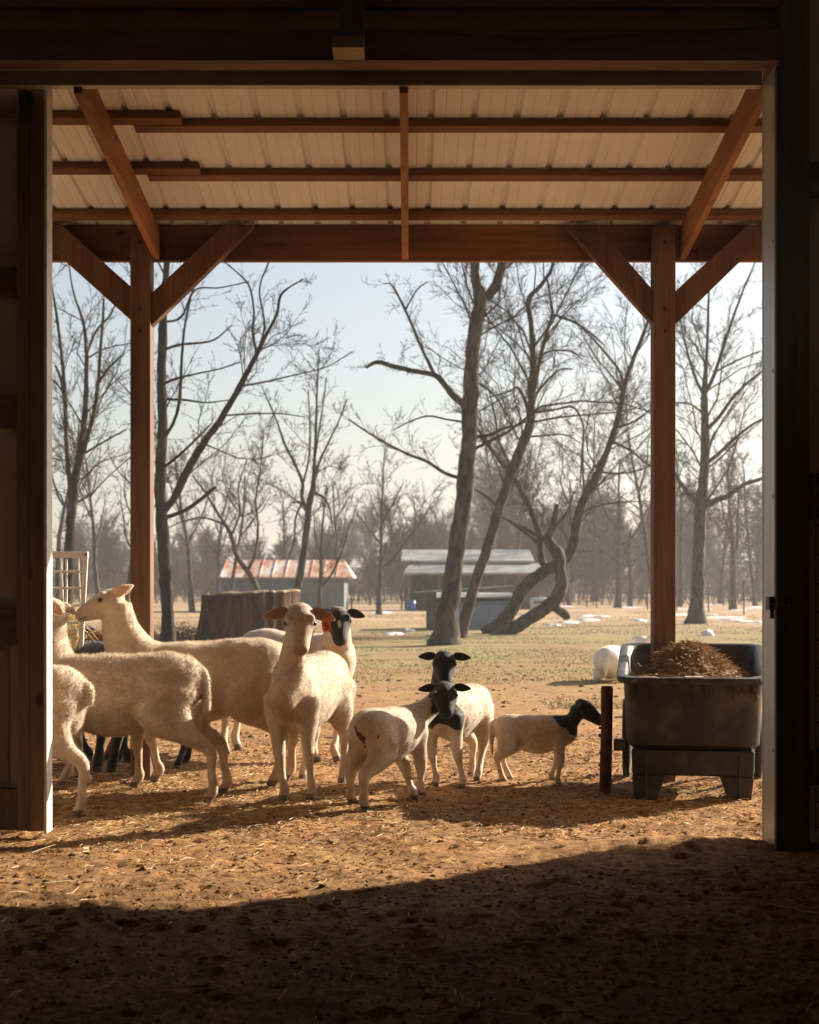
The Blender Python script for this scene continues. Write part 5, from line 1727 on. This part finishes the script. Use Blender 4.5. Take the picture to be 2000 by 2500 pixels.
        d = unit_rows(flow * .85 + nn * .62 + rg.normal(size=(nfur, 3)) * .30 + cl * np.array([.6, .4, .5]))
        ln = (fl_ * s ** .5 * rg.uniform(.5, 1.2, nfur) * short)[:, None]
        sd_ = unit_rows(np.cross(d, rg.normal(size=(nfur, 3)) * .5 + nn)) * rg.uniform(.0010, .0019, (nfur, 1))
        FV = np.stack([p - sd_ - nn * .001, p + sd_ - nn * .001, p + d * ln], 1).reshape(-1, 3)
        FT = np.arange(nfur * 3).reshape(-1, 3)
        fc = col[q[:, 0]] * rg.uniform(.88, 1.10, (nfur, 1))
        np_mesh("fur", FV, FT, fur_m, root, False, np.repeat(fc, 3, axis=0))
    return root


def unit_rows(a):
    return a / (np.linalg.norm(a, axis=1)[:, None] + 1e-12)


def plain(c):
    return lambda V, hp, rg: np.tile(c, (len(V), 1))


def black_head(c, cut=.115, chest=False, blaze=False, brown_poll=False):
    def f(V, hp, rg):
        col = np.tile(c, (len(V), 1)).astype(float)
        tt = np.clip(hp[:, 0], 0, .25)
        hdist = np.sqrt((hp[:, 0] - tt) ** 2 + hp[:, 1] ** 2 + (hp[:, 2] + .03) ** 2)
        near = np.linalg.norm(hp, axis=1) < .40
        wob = np.array([.035 * mnoise.noise(Vector(v) * 16) + .03 * mnoise.noise(Vector(v) * 45) for v in hp])
        blk = hdist < cut + wob * .6
        if chest:
            blk |= (V[:, 0] > .30 + .05 * np.sin(V[:, 1] * 22) + .04 * np.sin(V[:, 2] * 19)) & (V[:, 2] > .50 + .03 * np.sin(V[:, 1] * 30)) & (V[:, 2] < 1.2)
        col[blk] = BLACK
        if blaze:
            bz = near & (((hp[:, 1] + .004) / .011) ** 2 + ((hp[:, 0] - .135) / .026) ** 2 < 1) & (hp[:, 2] > -.02)
            col[bz] = WHITE * .9
            mz = near & (hp[:, 0] > .255) & (hp[:, 2] < -.05); col[mz] = np.array([.2, .13, .11])
        if brown_poll:
            bp2 = near & (hp[:, 0] < .03) & (hp[:, 0] > -.09) & (hp[:, 2] > .012); col[bp2] = np.array([.20, .12, .085])
            sp = near & (np.linalg.norm(hp - np.array([.07, -.058, .0]), axis=1) < .014); col[sp] = np.array([.30, .16, .09])
        return col
    return f


def stained(fn):
    def f(V, hp, rg):
        col = fn(V, hp, rg)
        n = np.array([mnoise.noise(Vector(v) * 9) + .7 * mnoise.noise(Vector(v) * 26) for v in V])
        k = (V[:, 0] < -.40) & (np.abs(V[:, 1] - .01 + .03 * np.sin(V[:, 2] * 14)) < .013 + .032 * n) & (V[:, 2] > .40) & (V[:, 2] < .70)
        k |= (np.linalg.norm(V - np.array([-.43, -.13, .60]), axis=1) < .018 + .02 * n)
        k &= n > -.28
        col[k] = np.array([.10, .060, .04])
        return col
    return f


def tan_face(c):
    def f(V, hp, rg):
        col = np.tile(c, (len(V), 1)).astype(float)
        near = np.linalg.norm(hp, axis=1) < .34
        k = (np.clip((hp[:, 0] - .02) / .1, 0, 1) * near)[:, None] * .35
        col = col * (1 - k) + np.array([.46, .33, .23]) * k
        dp = (np.clip((V[:, 0] - .30) / .1, 0, 1) * np.clip(1 - np.abs(V[:, 2] - .52) / .16, 0, 1))[:, None] * np.clip(.35 + 1.3 * np.array([mnoise.noise(Vector(v) * 5) for v in V]), 0, .75)[:, None]  # brown chest patches, also painting in shade on the breast
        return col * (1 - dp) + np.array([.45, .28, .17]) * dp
    return f


g = lambda *a: tuple(G(*a))[:2]
# ewe with the orange tag, looking at the viewer
make_sheep("cream ewe facing the viewer with an orange ear tag marked 5", "sheep", R(-106), [g(758, 1952), g(692, 1956), g(836, 1912), g(740, 1903)], 1.0,
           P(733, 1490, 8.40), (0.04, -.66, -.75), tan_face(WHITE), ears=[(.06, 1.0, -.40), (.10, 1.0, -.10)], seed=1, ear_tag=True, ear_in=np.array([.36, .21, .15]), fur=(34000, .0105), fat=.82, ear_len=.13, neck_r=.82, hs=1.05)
# woolly ewe at the front left
make_sheep("woolly cream ewe standing side on nearest the door, head up at the hay rack", "sheep", R(174), [g(203, 1926), g(178, 1908), g(510, 1960), g(545, 1938)], 1.02,
           P(140, 1480, 9.0), (-.95, .1, .22), plain(WHITE), centre=(-1.70, 8.82), tail=(.0, .34, .022), fur=(44000, .019), seed=2, ears=[(-.9, .5, -.25), (-.9, .5, -.2)], ear_len=.11, neck_r=1.1)
# tall ewe reaching over into the rack
make_sheep("tall sandy cream ewe behind the woolly one, muzzle in the hay rack", "sheep", R(180), [g(330, 1926), g(380, 1910), g(666, 1922), g(700, 1908)], 1.095,
           P(285, 1452, 9.24), (-1, -.05, -.30), plain(CREAM), centre=(-1.29, 9.24), fur=(34000, .011), seed=3, ears=[(-1.0, .55, .20), (-.9, .6, .3)], neck_r=1.25, back=-.03, hs=1.08, ear_len=.125)
# black faced ewe behind
make_sheep("white ewe with black blazed face looking over the tagged ewe's back", "sheep", R(-40), [g(822, 1864), g(772, 1866), g(580, 1834), g(552, 1846)], 1.08,
           P(826, 1492, 10.25), (.10, -.66, -.72), black_head(WHITE, .118, False, True, True), centre=(-.80, 10.85), fur=(18000, .009), seed=4, ears=[(.05, 1, -.22), (.05, 1, -.1)], ear_len=.12)
# partly hidden ewe at the left edge
make_sheep("cream ewe mostly hidden by the sliding door, hind leg showing", "sheep", R(172), [g(60, 2000), g(40, 1975), g(188, 1992), g(150, 1920)], .98,
           (-3.05, 8.3, .9), (-1, 0, -.4), plain(WHITE), centre=(-2.22, 8.22), fur=(26000, .018), seed=5)
# lambs
make_sheep("white lamb with black head standing rump first in front, looking back at the viewer", "lamb", R(60), [g(1012, 1950), g(1030, 1942), g(860, 1960), g(892, 1977)], .66,
           P(1085, 1676, 8.86), (.06, -.74, -.67), stained(black_head(WHITE, .108)), seed=6, fur=(18000, .0085), hs=.80, ears=[(.1, 1, .12), (.1, 1, .05)], ear_len=.12, hw=1.12, leg=1.45, fat=1.05, neck_r=1.1, voxel=.007)
make_sheep("white lamb with black head and black chest behind the rump first lamb", "lamb", R(-116), [g(1128, 1921), g(1063, 1917), g(1166, 1904), g(1150, 1893)], .74,
           P(1085, 1600, 9.05), (0, -.72, -.70), black_head(WHITE, .19, True), seed=7, fur=(16000, .0085), hs=.80, ears=[(.1, 1, .10), (.1, 1, .22)], ear_len=.125, hw=1.08, leg=1.15, voxel=.007, centre=(.29, 9.50))
make_sheep("small white lamb with black head and neck standing side on by the rusty post", "lamb", R(-6), [g(1350, 1903), g(1366, 1915), g(1246, 1901), g(1230, 1906)], .52,
           P(1418, 1716, 9.42), (.84, -.10, -.50), black_head(WHITE, .235), seed=8, fur=(14000, .008), hs=.72, ears=[(-.6, .7, -.15), (-.2, .8, -.55)], ear_len=.09, leg=1.35, tail=(.0, .36, .03), centre=(.785, 9.49), voxel=.006, fat=1.0)
# black sheep among the legs
make_sheep("black sheep feeding behind the woolly ewe, black legs showing under her belly", "sheep", R(118), [g(214, 1869), g(310, 1873), g(237, 1889), g(272, 1895)], 1.03,
           P(168, 1535, 10.2), (-.4, .6, -.5), plain(BLACK), seed=9, fur=(9000, .016), centre=(-2.06, 10.05), leg=1.15)
make_sheep("black lamb standing under the tall ewe, only its legs seen", "lamb", R(180), [g(310, 1874), g(288, 1866), g(431, 1883), g(452, 1872)], .60,
           (-2.05, 10.15, .50), (-.9, 0, -.4), plain(BLACK), seed=10, fur=(0, .01), hs=.8, voxel=.009, leg=1.45)
make_sheep("rusty brown sheep behind the hay rack", "sheep", R(176), [g(150, 1860), g(165, 1850), g(262, 1862), g(270, 1852)], 1.12,
           (-2.95, 10.55, 1.0), (-1, 0, -.3), plain(BROWN), seed=11, fur=(8000, .016), centre=(-2.42, 10.55))
make_sheep("white sheep lying out on the yard behind the cart's left side", "sheep", R(75), [(0, 0)] * 4, .95, ((1570 - 1000) * 19.9 / F, 20.0, .50), (.8, .6, -.2), plain(np.array([.80, .77, .72])),
           centre=((1493 - 1000) * 19.4 / F, 19.4), lying=True, tail=(.0, .25, .03), fat=1.12, seed=12, fur=(8000, .02), voxel=.012)
#@@END
